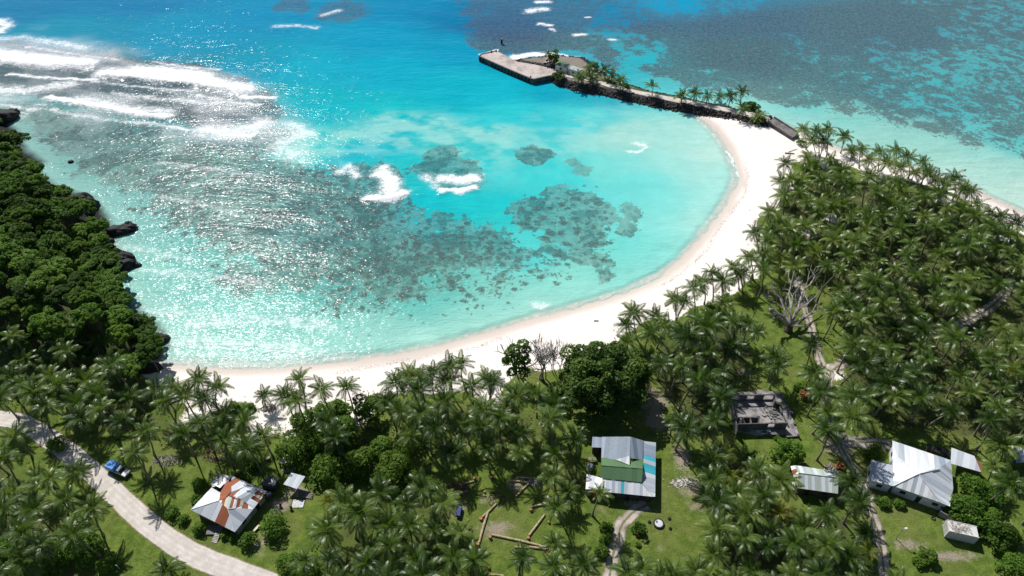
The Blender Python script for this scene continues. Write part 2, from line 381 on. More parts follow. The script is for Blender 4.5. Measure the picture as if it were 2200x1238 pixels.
for (px, py, rx, ry, a) in ((1465, 985, 2.5, 4, .8), (1480, 1040, 4, 5, .65), (1500, 1090, 3, 3, .6), (1060, 1135, 5, 3, .6), (1050, 1075, 5, 3, .5), (1400, 860, 5, 5, .8), (1410, 900, 3, 5, .8),
                            (1800, 955, 4, 4, .8), (1850, 950, 5, 2, .7), (600, 1085, 3, 3, .7), (640, 1055, 3, 2, .8), (1950, 1170, 5, 1.6, .7), (2050, 1195, 9, 1.6, .7), (1600, 800, 4, 1.5, .6),
                            (1110, 1040, 3, 3, .7), (1350, 1085, 5, 2, .6), (1580, 1210, 5, 3, .4), (540, 1150, 4, 3, .35), (1860, 1060, 2, 5, .6), (1420, 1180, 4, 4, .35), (2150, 1130, 5, 3, .6),
                            (1720, 620, 4, 6, .5), (1745, 740, 3, 8, .5), (465, 985, 4, 2, .5), (250, 1030, 3, 2, .2), (560, 1170, 3, 4, .5), (980, 1090, 3, 3, .6), (1300, 1100, 4, 3, .4), (1880, 1130, 4, 6, .4)):
    dirt = np.maximum(dirt, blob(px, py, rx, ry) * a)
grove_px = {
    'right': [(1690, 400), (1760, 355), (1950, 395), (2080, 430), (2220, 520), (2260, 960), (2100, 950), (1900, 925), (1800, 925), (1775, 870), (1800, 780), (1795, 690), (1765, 600), (1700, 560), (1650, 560), (1645, 470)],
    'middle': [(1395, 700), (1480, 680), (1560, 645), (1635, 690), (1650, 760), (1600, 815), (1560, 850), (1570, 930), (1450, 965), (1440, 850), (1395, 800)],
    'lower': [(1520, 960), (1600, 940), (1700, 1000), (1690, 1060), (1800, 1070), (1870, 1060), (1860, 1120), (1900, 1200), (1950, 1270), (1350, 1270), (1400, 1215), (1530, 1200), (1540, 1080)],
    'clearing': [(690, 1110), (800, 1040), (950, 1030), (990, 1100), (1000, 1180), (960, 1270), (620, 1270), (650, 1170)],
    'band': [(840, 840), (1050, 835), (1190, 860), (1230, 950), (1100, 960), (940, 960), (870, 920)],
    'west': [(-60, 685), (110, 690), (200, 725), (262, 775), (320, 830), (560, 900), (590, 945), (480, 950), (300, 950), (180, 915), (60, 875), (-60, 860)],
    'corner': [(-60, 930), (35, 965), (110, 1020), (185, 1110), (130, 1200), (60, 1270), (-60, 1270)],
    'thicket': [(600, 900), (800, 860), (900, 930), (900, 1050), (700, 1060), (610, 980)],
    'edge': [(2110, 965), (2260, 965), (2260, 1070), (2140, 1050)],
}
grove = {k: ATN(v, 8.0) for k, v in grove_px.items()}
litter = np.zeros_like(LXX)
for k, v in grove_px.items(): litter = np.maximum(litter, sstep(-3, 5, sdf(ATN(v, 4.0), LXX, LYY)) * (0.66 if k in ('right', 'lower', 'middle') else 0.55))  # leaf litter, strengthened under groves to paint in shade between crowns
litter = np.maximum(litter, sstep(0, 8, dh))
rocky = sstep(-3, 1, sdf(ATN([(-420, 40), (60, 250), (110, 340), (130, 400), (215, 430), (235, 470), (245, 520), (232, 528), (232, 552), (250, 570), (240, 600), (260, 640), (330, 690), (360, 750), (330, 770), (250, 760), (-420, 800)]), LXX, LYY) + wob * 4)
sandf = sandf * (1 - rocky)
wet = sstep(3.6, 0.4, dc) * (dc > -2)
wl1 = np.exp(-((dc - 2.9 - wob * 4) / 0.6) ** 2) * sstep(0.45, 0.62, fbm(LXX, LYY, 0.04, 2, 31))
wrack = np.clip(wl1 + 0.9 * sstep(0.55, 0.7, fbm(LXX, LYY, 0.12, 3, 21)) * np.exp(-((dv + 2.5) / 2.5) ** 2) * 0.8, 0, 1)
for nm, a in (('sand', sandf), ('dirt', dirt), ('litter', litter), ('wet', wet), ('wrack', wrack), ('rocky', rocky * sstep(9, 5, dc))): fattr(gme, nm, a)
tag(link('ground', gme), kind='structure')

# ------------------------------------------------------------------ sea: colours of the bed, depth and pier shadow, reef, foam and a painted glint
sxs = axis(-272, 272, 0.62, 4000); sys_ = axis(52, 372, 0.62, 4000)
SX, SY = np.meshgrid(sxs, sys_)
cp = [  # photo position, water body colour, pier shadow painted in
    (100, 10, 0, 122, 178), (300, 0, 0, 122, 180), (600, 20, 0, 138, 192), (900, 10, 0, 134, 188), (1000, 30, 0, 120, 176), (800, 80, 0, 150, 198), (400, 70, 0, 142, 190), (150, 60, 10, 140, 182),
    (650, 150, 0, 166, 196), (850, 150, 0, 166, 198), (1000, 110, 0, 150, 190), (1000, 190, 0, 172, 196), (700, 230, 0, 178, 196), (850, 240, 8, 184, 196), (1060, 60, 20, 105, 150),
    (1180, 195, 10, 160, 184), (1290, 213, 14, 164, 184), (1080, 195, 10, 174, 192), (1400, 232, 60, 192, 194), (1250, 245, 70, 200, 202), (1100, 240, 36, 190, 198), (1420, 268, 136, 208, 200),  # opening pair is darkened to paint the pier's shadow into the water
    (1330, 290, 150, 208, 198), (1480, 290, 150, 212, 202), (1530, 320, 172, 216, 206), (1540, 390, 140, 214, 206), (1450, 350, 136, 212, 204), (1400, 420, 92, 208, 204), (1300, 350, 112, 210, 202),
    (1190, 370, 60, 200, 200), (1080, 350, 50, 194, 196), (1030, 330, 60, 192, 192), (980, 300, 60, 190, 190), (800, 320, 8, 178, 192), (700, 300, 60, 190, 190), (640, 310, 110, 196, 190), (940, 440, 10, 182, 190),
    (1040, 450, 24, 188, 192), (1090, 480, 36, 190, 190), (870, 370, 30, 184, 188), (1140, 515, 70, 200, 196), (1450, 450, 100, 210, 204), (1500, 470, 140, 214, 206), (1430, 540, 88, 206, 198),
    (1330, 590, 92, 202, 192), (1250, 610, 118, 206, 192), (1130, 670, 130, 206, 190), (1000, 690, 126, 202, 188), (1050, 640, 112, 196, 184), (900, 640, 84, 182, 172), (800, 720, 124, 196, 184), (930, 730, 150, 212, 200),
    (600, 720, 112, 188, 176), (450, 700, 112, 186, 176), (400, 760, 140, 200, 188), (600, 770, 150, 206, 194), (700, 600, 80, 168, 160), (500, 560, 88, 168, 160), (350, 600, 108, 182, 172), (300, 470, 92, 164, 160),
    (500, 440, 84, 160, 156), (700, 480, 60, 158, 158), (600, 400, 76, 156, 154), (200, 380, 92, 160, 156), (400, 340, 84, 156, 152), (560, 300, 80, 150, 154), (100, 260, 92, 150, 150), (300, 240, 84, 128, 136),
    (450, 230, 84, 122, 132), (200, 150, 80, 120, 134), (50, 200, 110, 140, 150), (430, 175, 60, 124, 142), (570, 225, 60, 140, 150), (540, 150, 0, 150, 184), (640, 215, 0, 172, 192),
    (1300, 30, 20, 126, 166), (1580, 45, 40, 140, 172), (1460, 5, 10, 150, 190), (1600, 120, 60, 148, 160), (1370, 130, 36, 170, 184), (1500, 170, 66, 176, 182), (1300, 120, 60, 160, 176), (1900, 60, 70, 150, 168),
    (2100, 40, 76, 156, 168), (2150, 150, 80, 168, 174), (1850, 180, 70, 168, 176), (2000, 220, 74, 172, 178), (1700, 220, 92, 188, 186), (1650, 235, 120, 196, 190), (1800, 260, 122, 194, 186), (1900, 300, 136, 196, 186),
    (2000, 330, 140, 198, 186), (2150, 290, 90, 182, 182), (2150, 370, 156, 204, 192), (2190, 430, 178, 210, 198), (2080, 385, 168, 208, 196), (2200, 330, 96, 190, 188), (1750, 290, 150, 200, 190)]
cpw = ATN([(a, b) for a, b, *_ in cp]); cpc = np.array([lin(*c[2:]) for c in cp]) * np.array([[(0.4, 0.98, 0.84) if (c[1] < 110 and c[0] < 1050) else (0.5, 0.96, 0.90) if c[1] < 250 and c[0] < 1050 else (1, 1, 1)] for c in cp]).reshape(-1, 3)
num = np.zeros((SX.size, 3)); den = np.zeros(SX.size); xs_, ys_ = SX.ravel(), SY.ravel()
wx = xs_ + (fbm(xs_, ys_, 0.045, 3, 41) - 0.5) * 16; wy = ys_ + (fbm(xs_, ys_, 0.045, 3, 47) - 0.5) * 16
for (cx, cy), c in zip(cpw, cpc):
    s = 1.0 / (1 + (cy - 60) / 140) ** 2
    w = 1.0 / (((wx - cx) ** 2 + 1.6 * (wy - cy) ** 2) * s + 12.0) ** 2.2
    num += w[:, None] * c; den += w
wcol = num / den[:, None]
# milky sediment streaks drifting in the lagoon
def streak(pts, w, s): 
    d = dline(ATN(pts), wx, wy); return np.exp(-(d / w) ** 2) * sstep(0.36, 0.66, fbm(xs_ + 0.4 * ys_, ys_ * 1.5, 0.16, 6, s))
plume = 0.75 * streak([(640, 330), (720, 300), (800, 285), (860, 265), (920, 262), (1000, 275), (1070, 292)], 7, 51) + 0.5 * streak([(700, 310), (830, 290), (960, 285), (1060, 330)], 13, 55) + 0.5 * streak([(1180, 300), (1300, 275), (1420, 285), (1500, 330)], 14, 57)
wcol = wcol + (np.array(lin(172, 220, 210)) - wcol) * np.clip(plume * 0.8, 0, 0.55)[:, None]

reef = np.zeros(SX.size)
wob1 = (fbm(xs_, ys_, 0.07, 5, 61) - 0.5) * 16; wob2 = (fbm(xs_, ys_, 0.35, 4, 65) - 0.5) * 6
def reefpoly(pts, dens, feather=3.0, k1=0.6, k2=1.0):
    global reef
    p = ATN(pts); d = sdf(p, xs_, ys_) + wob1 * k1 + wob2 * k2
    reef = np.maximum(reef, sstep(-feather * 0.5, feather, d) * dens)
# barrier reef under the surf and the reef flat inside it
reefpoly([(-300, 60), (0, 85), (130, 100), (200, 112), (300, 125), (350, 125), (430, 132), (480, 160), (540, 172), (590, 208), (625, 240), (600, 270), (480, 285), (330, 260), (150, 220), (0, 200), (-300, 160)], 0.93, 4, 0.5, 1.0)
reefpoly([(-200, 200), (0, 205), (300, 250), (480, 290), (590, 260), (670, 278), (640, 300), (600, 330), (650, 345), (720, 352), (760, 350), (850, 348), (890, 365), (905, 400), (890, 440), (930, 470), (1010, 480), (1060, 478), (1110, 510), (1180, 540),
          (1150, 590), (1000, 610), (900, 625), (800, 640), (700, 620), (560, 600), (480, 560), (380, 520), (300, 440), (180, 400), (60, 320), (-200, 260)], 0.84, 10, 0.5, 1.0)
reefpoly([(690, 348), (740, 350), (840, 345), (880, 368), (880, 420), (800, 420), (720, 400)], 0.97, 3, 0.4, 1.0)
reefpoly([(885, 345), (905, 325), (930, 312), (975, 315), (990, 330), (1030, 345), (1045, 365), (1060, 385), (1030, 405), (980, 415), (920, 405), (900, 385), (870, 365)], 0.86, 3, 0.35, 1.0)
reefpoly([(895, 460), (960, 475), (1010, 475), (1020, 500), (950, 510), (880, 490)], 0.9, 3, 0.3, 1.0)
reefpoly([(800, 500), (950, 480), (1080, 490), (1110, 520), (1120, 570), (1060, 600), (930, 610), (820, 590)], 0.86, 8, 0.5, 1.0)
reefpoly([(700, 520), (1000, 580), (1180, 570), (1280, 580), (1150, 620), (950, 650), (800, 690), (640, 680)], 0.56, 10, 0.5, 1.0)
reefpoly([(860, 640), (1100, 610), (1240, 600), (1050, 660), (900, 680)], 0.30, 8, 0.6, 1.0)
reefpoly([(1098, 325), (1140, 306), (1180, 318), (1198, 332), (1180, 352), (1150, 360), (1110, 345)], 0.93, 1.6, 0.12, 0.6)
reefpoly([(1200, 345), (1235, 338), (1275, 360), (1262, 376), (1215, 378), (1225, 360)], 0.85, 1.6, 0.15, 0.6)
reefpoly([(1170, 400), (1210, 395), (1260, 410), (1300, 430), (1320, 450), (1365, 490), (1360, 505), (1325, 480), (1300, 490), (1290, 540), (1230, 530), (1160, 500), (1120, 480), (1100, 450), (1110, 425), (1160, 425)], 0.90, 2.2, 0.25, 0.8)
reefpoly([(1110, 425), (1150, 422), (1180, 450), (1170, 490), (1120, 500), (1105, 470)], 1.0, 2.0, 0.2, 0.8)
reefpoly([(1160, 500), (1260, 510), (1320, 550), (1280, 585), (1200, 575), (1130, 545)], 0.72, 4, 0.4, 1.0)
for (px, py, r) in ((1355, 455, 4), (1285, 560, 2.5), (1310, 565, 2), (1300, 595, 3), (945, 465, 2.2), (998, 464, 1.8), (972, 461, 1.0), (1095, 452, 1.6), (1345, 495, 3.4), (630, 8, 8), (605, 15, 5), (738, 24, 12), (705, 30, 7), (660, 595, 5), (600, 590, 6), (510, 590, 5), (530, 615, 4), (650, 20, 4)):
    c = at(px, py); d = np.hypot((xs_ - c.x), (ys_ - c.y) * 0.8) + wob2 * 0.5
    reef = np.maximum(reef, sstep(r * 1.5, r * 0.4, d) * 0.95)
# wide reef flat beyond the causeway
flat = [(960, -40), (980, 20), (1010, 60), (1000, 90), (1060, 120), (1110, 118), (1260, 118), (1330, 150), (1420, 165), (1500, 188), (1600, 205), (1680, 225), (1800, 245), (1900, 262), (2000, 300), (2100, 325), (2300, 360), (2700, 400), (2700, -300), (960, -300)]
df = sdf(ATN(flat), xs_, ys_) + wob1 * 1.1 + wob2 * 0.5
dens = np.zeros(SX.size); dw = np.zeros(SX.size)
for (px, py, v) in ((1000, 30, .66), (1100, 60, .82), (1100, 100, .9), (1200, 60, .8), (1250, 20, .62), (1310, 30, .25), (1350, 40, .45), (1320, 75, .35), (1400, 60, .95), (1450, 5, .25), (1590, 20, .45), (1580, 45, .8), (1500, 60, .97), (1600, 100, .92), (1370, 131, .1),
                    (1500, 120, .96), (1700, 40, .96), (1800, 80, 1.0), (1950, 60, .98), (2050, 20, .6), (2150, 30, .48), (2100, 90, .52), (2180, 120, .5), (2000, 100, .8), (1700, 110, .74), (1720, 117, .42), (1750, 150, .72), (1900, 120, .55), (2000, 115, .45), (1880, 150, .62),
                    (1990, 160, .42), (2100, 160, .46), (2180, 180, .42), (1600, 160, .9), (1500, 165, .78), (1400, 150, .82), (1650, 190, .72), (1800, 200, .72), (1900, 200, .56), (2000, 200, .52), (2150, 220, .58), (1540, 158, .35), (1780, 230, .62), (1950, 245, .62), (2050, 270, .62), (2150, 275, .66), (2110, 270, .2), (2000, 240, .35),
                    (2190, 310, .4), (2100, 300, .4), (1900, 255, .5), (1300, 120, .72), (1330, 150, .55), (2080, 130, .35)):
    c = at(px, py); w = 1.0 / (((wx - c.x) ** 2 + (wy - c.y) ** 2) + 20.0) ** 2; dens += w * v; dw += w
reef = np.maximum(reef, sstep(-4, 7, df) * np.clip(dens / dw + np.where(xs_ < 110, 0.10, 0.09), 0, 1))
deepz = sstep(10, -6, sdf(coast, xs_, ys_) + 8)  # nothing grows on the swash
heads = np.zeros(SX.size)
for pts, a in (([(200, 330), (600, 330), (760, 440), (760, 600), (520, 600), (330, 480)], .62), ([(560, 560), (800, 500), (900, 470), (1100, 490), (1290, 560), (1240, 610), (1100, 640), (900, 680), (700, 700), (600, 640)], .80), ([(800, 470), (1060, 480), (1180, 560), (1050, 610), (850, 610)], 1.0), ([(1100, 400), (1250, 400), (1380, 470), (1330, 580), (1160, 570), (1090, 500)], .62), ([(640, 350), (900, 350), (900, 480), (760, 540), (620, 480)], .85),
               ([(200, 420), (500, 400), (620, 500), (500, 620), (330, 560)], .45), ([(560, 680), (900, 640), (1240, 620), (1050, 690), (800, 740)], .40), ([(1270, 540), (1340, 540), (1330, 610), (1260, 610)], .4)):
    heads = np.maximum(heads, sstep(-4, 8, sdf(ATN(pts), xs_, ys_) + wob1 * .8) * a)
foam = np.zeros(SX.size)
def surf(pts, w, amt, lead=0.0):
    "a line of white water or painted glint, w metres to half, sharper on its shoreward side"
    global foam
    d = dline(ATN(pts), xs_ + wob2 * 0.35, ys_ + wob2 * 0.35)
    foam = np.maximum(foam, np.clip(1.15 - d / w, 0, 1) * amt)
surf([(-60, 108), (20, 122), (100, 130), (180, 138)], 8, 1.0); surf([(-60, 122), (60, 135), (130, 140)], 6, 1.0)
surf([(225, 158), (300, 160), (350, 168), (420, 172), (480, 184), (525, 192)], 6.5, 1.0); surf([(290, 150), (380, 155), (440, 165)], 7, 0.85)
surf([(-40, 190), (60, 195), (150, 180)], 7, 0.62); surf([(105, 211), (170, 222), (250, 236), (300, 246), (360, 252)], 3.4, 0.95); surf([(170, 214), (280, 236), (360, 240)], 6, 0.6)
surf([(440, 278), (500, 285), (545, 275), (560, 265)], 7, 0.70); surf([(480, 290), (540, 292)], 3, 0.85); surf([(520, 208), (590, 210)], 2.2, 0.8); surf([(620, 268), (660, 290), (600, 305)], 6, 0.55)
surf([(0, 45), (15, 55), (0, 68)], 5, 0.75); surf([(-20, 85), (50, 80), (140, 95), (180, 105)], 5, 0.5); surf([(590, 57), (640, 55), (680, 60)], 3, 0.5); surf([(690, 34), (730, 22)], 3, 0.55); surf([(40, 250), (90, 225)], 6, 0.4); surf([(590, 318), (640, 330)], 6, 0.5)  # the level offshore streak is sun glint, painted into the foam
surf([(820, 372), (842, 390), (838, 410)], 4.8, 0.95); surf([(795, 425), (840, 428), (868, 415)], 3.2, 0.95); surf([(735, 368), (750, 358), (770, 375)], 3.4, 0.62); surf([(825, 360), (810, 375)], 3, 0.8)
surf([(950, 385), (990, 388), (1020, 382)], 3.8, 0.9); surf([(950, 408), (990, 412), (1022, 403)], 2.2, 1.0); surf([(915, 378), (935, 400)], 3, 0.6)
surf([(1105, 122), (1140, 118), (1185, 118)], 3.0, 1.0); surf([(1198, 121), (1225, 124), (1250, 128)], 2.6, 0.9); surf([(1100, 125), (1130, 127)], 2.4, 0.9)
surf([(1135, 25), (1150, 22), (1170, 20)], 4, 0.75); surf([(1155, 5), (1178, 4)], 3, 0.75); surf([(1160, 52), (1180, 55)], 2.4, 0.85); surf([(1235, 75), (1255, 74)], 2.4, 0.7); surf([(1308, 86), (1324, 86)], 1.8, 0.65); surf([(1185, 62), (1192, 66)], 1.6, 0.7); surf([(1260, 37), (1264, 38)], 1.5, 0.8)
surf([(1345, 325), (1372, 327), (1390, 316)], 1.0, 0.60); surf([(1365, 308), (1388, 312)], 2.4, 0.62); surf([(1150, 655), (1162, 663), (1178, 658)], 1.5, 0.62); surf([(1148, 650), (1165, 655)], 1.5, 0.5); surf([(1032, 117), (1066, 109)], 1.3, 0.8)
surf([(1562, 325), (1572, 345), (1586, 365), (1592, 390)], 1.0, 0.8)
for x0, y0, x1, y1, w_, q_ in ((20, 160, 210, 172, 2.0, .7), (200, 176, 420, 196, 1.8, .55), (240, 200, 470, 222, 2.0, .5), (330, 132, 470, 150, 1.6, .6), (60, 100, 260, 128, 1.6, .55), (300, 262, 480, 284, 1.8, .6), (120, 240, 330, 268, 1.8, .5), (420, 206, 560, 226, 1.6, .6), (0, 226, 120, 236, 2.0, .5)):
    surf([(x0, y0), ((x0 + x1) / 2, (y0 + y1) / 2 + 3), (x1, y1)], w_, q_)
for a in range(7):  # faint lines of reforming waves over the inner flat
    x0 = rng.uniform(80, 500); y0 = 350 + a * 60 + rng.uniform(-14, 14); ln = rng.uniform(130, 330)
    surf([(x0, y0), (x0 + ln * .5, y0 + 14), (x0 + ln, y0 + 32)], 2.2, 0.40)
for pts in ([(560, 745), (760, 765)], [(380, 775), (600, 782), (760, 768)], [(420, 735), (640, 742)], [(400, 700), (560, 690), (720, 705)], [(520, 680), (700, 690)]):
    surf(pts, 2.4, 0.42)
swash = sdf(coast, xs_, ys_)
foam = np.maximum(foam, np.exp(-((swash + 1.0 + wob2 * 0.5) / 0.9) ** 2) * 0.46 * sstep(0.38, 0.6, fbm(xs_, ys_, 0.05, 2, 77)))
foam *= sstep(1.5, -0.5, swash)
wash = sstep(-10, 10, sdf(ATN([(-200, 40), (200, 90), (540, 180), (640, 260), (600, 330), (300, 290), (0, 230), (-200, 200)]), xs_, ys_) + wob1) * 0.50
wash = np.clip(wash * 2 * sstep(.30, .70, fbm(xs_ + .5 * ys_, ys_ * 1.6, 0.05, 5, 81)) + np.clip(foam, 0, 1) * .35, 0, 1) * sstep(1.5, -0.5, swash)
calm = sstep(-8, 25, sdf(ATN([(1000, 240), (1500, 250), (1600, 380), (1480, 540), (1200, 660), (1000, 700), (1100, 560), (950, 420)]), xs_, ys_))
right_calm = sstep(-5, 30, sdf(ATN([(1500, 235), (2700, 420), (2700, -300), (1350, -300), (1300, 100)]), xs_, ys_))
leftw = sstep(-10, 30, sdf(ATN([(-300, 40), (500, 40), (620, 250), (700, 400), (760, 560), (700, 780), (300, 790), (-300, 500)]), xs_, ys_))
chop = (1.0 - 0.80 * np.maximum(calm, right_calm * 0.85)) * (1 + 0.12 * leftw) * (1 - 0.35 * sstep(230, 330, ys_))
milky = np.clip(0.50 * np.exp(-np.maximum(-swash, 0) / 13) + 0.20 * calm * sstep(20, 75, xs_), 0, 0.7)
wcol = wcol + (np.array(lin(192, 226, 214)) - wcol) * milky[:, None]
# swell and standing breakers as real relief
SZ = np.zeros(SX.size)
inner = (np.abs(xs_) < 320) & (ys_ < 420)
ph = 0.24 * ys_ + 0.05 * xs_ + 3.0 * fbm(xs_, ys_, 0.02, 3, 91)
SZ += np.where(inner, np.sin(ph * 1.6) * 0.16 * (fbm(xs_, ys_, 0.03, 2, 95)), 0) * chop
for pts, hh, w in (([(-60, 128), (100, 140), (180, 143)], 1.1, 3), ([(225, 163), (350, 174), (520, 196)], 1.0, 2.4), ([(105, 214), (250, 239), (360, 255)], 0.7, 1.8), ([(795, 432), (868, 420)], 0.5, 1.6), ([(950, 412), (1022, 407)], 0.5, 1.6), ([(480, 294), (545, 296)], 0.4, 1.5)):
    SZ += hh * np.exp(-(dline(ATN(pts), xs_ + wob2 * 0.3, ys_ + wob2 * 0.3) / w) ** 2)
SZ += np.where(inner, foam * (fbm(xs_, ys_, 0.9, 2, 99) - 0.3) * 0.5, 0)
SZ *= sstep(0, -4, swash)

def sea_mat():
    m, nt, b = newmat('sea water'); v = pos(nt); vst = pos(nt, (0.50, 1.15, 1.0), 0.14)
    w = attr(nt, 'wcol', 0); rf = attr(nt, 'reef'); fo = attr(nt, 'foam')
    n1 = noise(nt, v, 0.16, 6, 0.68, 0.4); n2 = noise(nt, v, 0.55, 5, 0.65, 0.3); n3 = noise(nt, v, 1.6, 3, 0.6)
    nn = math_(nt, 'ADD', math_(nt, 'MULTIPLY', math_(nt, 'SUBTRACT', n1, 0.5), 1.9), math_(nt, 'MULTIPLY', math_(nt, 'SUBTRACT', n2, 0.5), 1.05))
    nn = math_(nt, 'ADD', nn, math_(nt, 'MULTIPLY', math_(nt, 'SUBTRACT', n3, 0.5), 0.8))
    nn = math_(nt, 'MULTIPLY', nn, mrange(nt, rf, 0.75, 1.0, 1.15, 0.75))
    mk = mrange(nt, math_(nt, 'ADD', rf, nn), 0.39, 0.60)
    mk = math_(nt, 'MULTIPLY', mk, mrange(nt, rf, 0.02, 0.14))
    vo = nt.nodes.new('ShaderNodeTexVoronoi'); vo.inputs['Scale'].default_value = 0.46; vo.inputs['Randomness'].default_value = 1.0
    wp = nt.nodes.new('ShaderNodeVectorMath'); wp.operation = 'MULTIPLY_ADD'
    nz = nt.nodes.new('ShaderNodeTexNoise'); nz.inputs['Scale'].default_value = 0.8; nz.inputs['Detail'].default_value = 3; L(nt, v, nz.inputs['Vector'])
    L(nt, nz.outputs[1], wp.inputs[0]); wp.inputs[1].default_value = (2.6, 2.6, 0); L(nt, v, wp.inputs[2]); L(nt, wp.outputs[0], vo.inputs['Vector'])
    sepc = nt.nodes.new('ShaderNodeSeparateColor'); L(nt, vo.outputs['Color'], sepc.inputs[0])
    hd = mrange(nt, math_(nt, 'SUBTRACT', math_(nt, 'SUBTRACT', math_(nt, 'MULTIPLY', sepc.outputs[0], 1.35), 0.22), vo.outputs['Distance']), 0.0, 0.35)
    big = noise(nt, v, 0.075, 5, 0.65, 0.5)
    lightr = mixc(nt, mrange(nt, n2, 0.35, 0.65), (0.085, 0.095, 0.085), (0.190, 0.190, 0.160))
    darkr = mixc(nt, mrange(nt, n3, 0.35, 0.65), (0.022, 0.022, 0.030), (0.070, 0.062, 0.070))
    rsel = math_(nt, 'ADD', math_(nt, 'MULTIPLY', hd, 0.72), mrange(nt, big, 0.44, 0.60, -0.30, 0.75))
    rc = mixc(nt, math_(nt, 'ADD', rsel, 0.0, clamp=True), mixc(nt, 0.36, lightr, w), mixc(nt, 0.08, darkr, w))
    rc = mixc(nt, attr(nt, 'reeftint'), rc, mixc(nt, mrange(nt, math_(nt, 'ADD', math_(nt, 'MULTIPLY', n3, 0.6), math_(nt, 'MULTIPLY', n2, 0.4)), 0.36, 0.64), (0.022, 0.026, 0.036), (0.125, 0.125, 0.138)))
    rc = mixc(nt, mrange(nt, attr(nt, 'deep'), 0, 1, 0.26, 0.50), rc, w)
    wv = mixc(nt, mrange(nt, n1, 0.3, 0.7), mixc(nt, 0.10, w, (0.0, 0.05, 0.07)), w)
    fl = noise(nt, pos(nt, (0.75, 1.0, 1.0), 0.3), 0.85, 4, 0.6, 0.4)
    mk = math_(nt, 'MULTIPLY', mk, math_(nt, 'SUBTRACT', 1.0, math_(nt, 'MULTIPLY', mrange(nt, fl, 0.57, 0.66), math_(nt, 'MULTIPLY', attr(nt, 'reeftint'), 0.55))))
    c = mixc(nt, mk, wv, rc)
    vh = nt.nodes.new('ShaderNodeTexVoronoi'); vh.inputs['Scale'].default_value = 0.40; L(nt, wp.outputs[0], vh.inputs['Vector']); sh_ = nt.nodes.new('ShaderNodeSeparateColor'); L(nt, vh.outputs['Color'], sh_.inputs[0])
    hr = math_(nt, 'MULTIPLY', math_(nt, 'SUBTRACT', math_(nt, 'MULTIPLY', attr(nt, 'heads'), 1.05), sh_.outputs[1]), 1.3)
    hm = mrange(nt, math_(nt, 'SUBTRACT', math_(nt, 'MINIMUM', hr, 0.52), vh.outputs['Distance']), -0.10, 0.16)
    vs_ = nt.nodes.new('ShaderNodeTexVoronoi'); vs_.inputs['Scale'].default_value = 0.85; L(nt, wp.outputs[0], vs_.inputs['Vector']); ss_ = nt.nodes.new('ShaderNodeSeparateColor'); L(nt, vs_.outputs['Color'], ss_.inputs[0])
    h2_ = math_(nt, 'MULTIPLY', math_(nt, 'SUBTRACT', math_(nt, 'MULTIPLY', attr(nt, 'heads'), 0.9), ss_.outputs[1]), 1.3)
    hm2 = mrange(nt, math_(nt, 'SUBTRACT', math_(nt, 'MINIMUM', h2_, 0.50), vs_.outputs['Distance']), -0.10, 0.16)
    hm = math_(nt, 'MAXIMUM', math_(nt, 'MULTIPLY', hm, mrange(nt, n2, 0.30, 0.55, 0.35, 1.0)), math_(nt, 'MULTIPLY', hm2, 0.8))
    c = mixc(nt, math_(nt, 'MULTIPLY', hm, 0.90), c, mixc(nt, 0.16, mixc(nt, mrange(nt, n3, 0.35, 0.65), (0.030, 0.026, 0.030), (0.105, 0.085, 0.082)), w))
    gw = noise(nt, pos(nt, (0.8, 1.1, 1.0), 0.25), 2.2, 4, 0.7, 0.3)
    c = mixc(nt, math_(nt, 'MULTIPLY', attr(nt, 'wash'), mrange(nt, gw, 0.36, 0.68, 0.10, 0.80)), c, (0.80, 0.83, 0.86))
    nf = noise(nt, pos(nt, (0.6, 1.1, 1.0), 0.25), 0.42, 7, 0.74, 0.8); nf2 = noise(nt, pos(nt, (0.7, 1.0, 1.0), 0.25), 2.4, 4, 0.7, 0.4)
    fn = math_(nt, 'ADD', math_(nt, 'MULTIPLY', math_(nt, 'SUBTRACT', nf, 0.5), 1.6), math_(nt, 'MULTIPLY', math_(nt, 'SUBTRACT', nf2, 0.5), 1.7))
    f = mrange(nt, math_(nt, 'ADD', fo, fn), 0.28, 1.00)
    f = math_(nt, 'MULTIPLY', f, mrange(nt, fo, 0.02, 0.22))
    c = mixc(nt, f, c, (0.86, 0.88, 0.90))
    L(nt, c, b.inputs['Base Color'])
    b.inputs['IOR'].default_value = 1.333; b.inputs['Specular IOR Level'].default_value = 0.10
    L(nt, mrange(nt, f, 0, 1, 0.14, 0.7), b.inputs['Roughness'])
    h0 = noise(nt, pos(nt, (0.30, 1.0, 1.0), 0.16), 0.15, 2, 0.5, 0.5); h1 = noise(nt, vst, 0.34, 3, 0.55, 0.3); h2 = noise(nt, vst, 1.35, 2, 0.55, 0.4)
    hh = math_(nt, 'ADD', math_(nt, 'ADD', math_(nt, 'MULTIPLY', h0, 1.3), math_(nt, 'MULTIPLY', h1, 0.9)), math_(nt, 'MULTIPLY', h2, 0.40))
    hh = math_(nt, 'MULTIPLY', hh, attr(nt, 'chop'))
    bp = N(nt, 'ShaderNodeBump', Strength=1.0, Distance=0.36); L(nt, hh, bp.inputs['Height']); L(nt, bp.outputs[0], b.inputs['Normal'])
    L(nt, mrange(nt, attr(nt, 'shore'), 0.2, 4.5, 0.0, 1.0), b.inputs['Alpha'])
    return m
sme = gridmesh('sea', sxs, sys_, SZ, sea_mat())
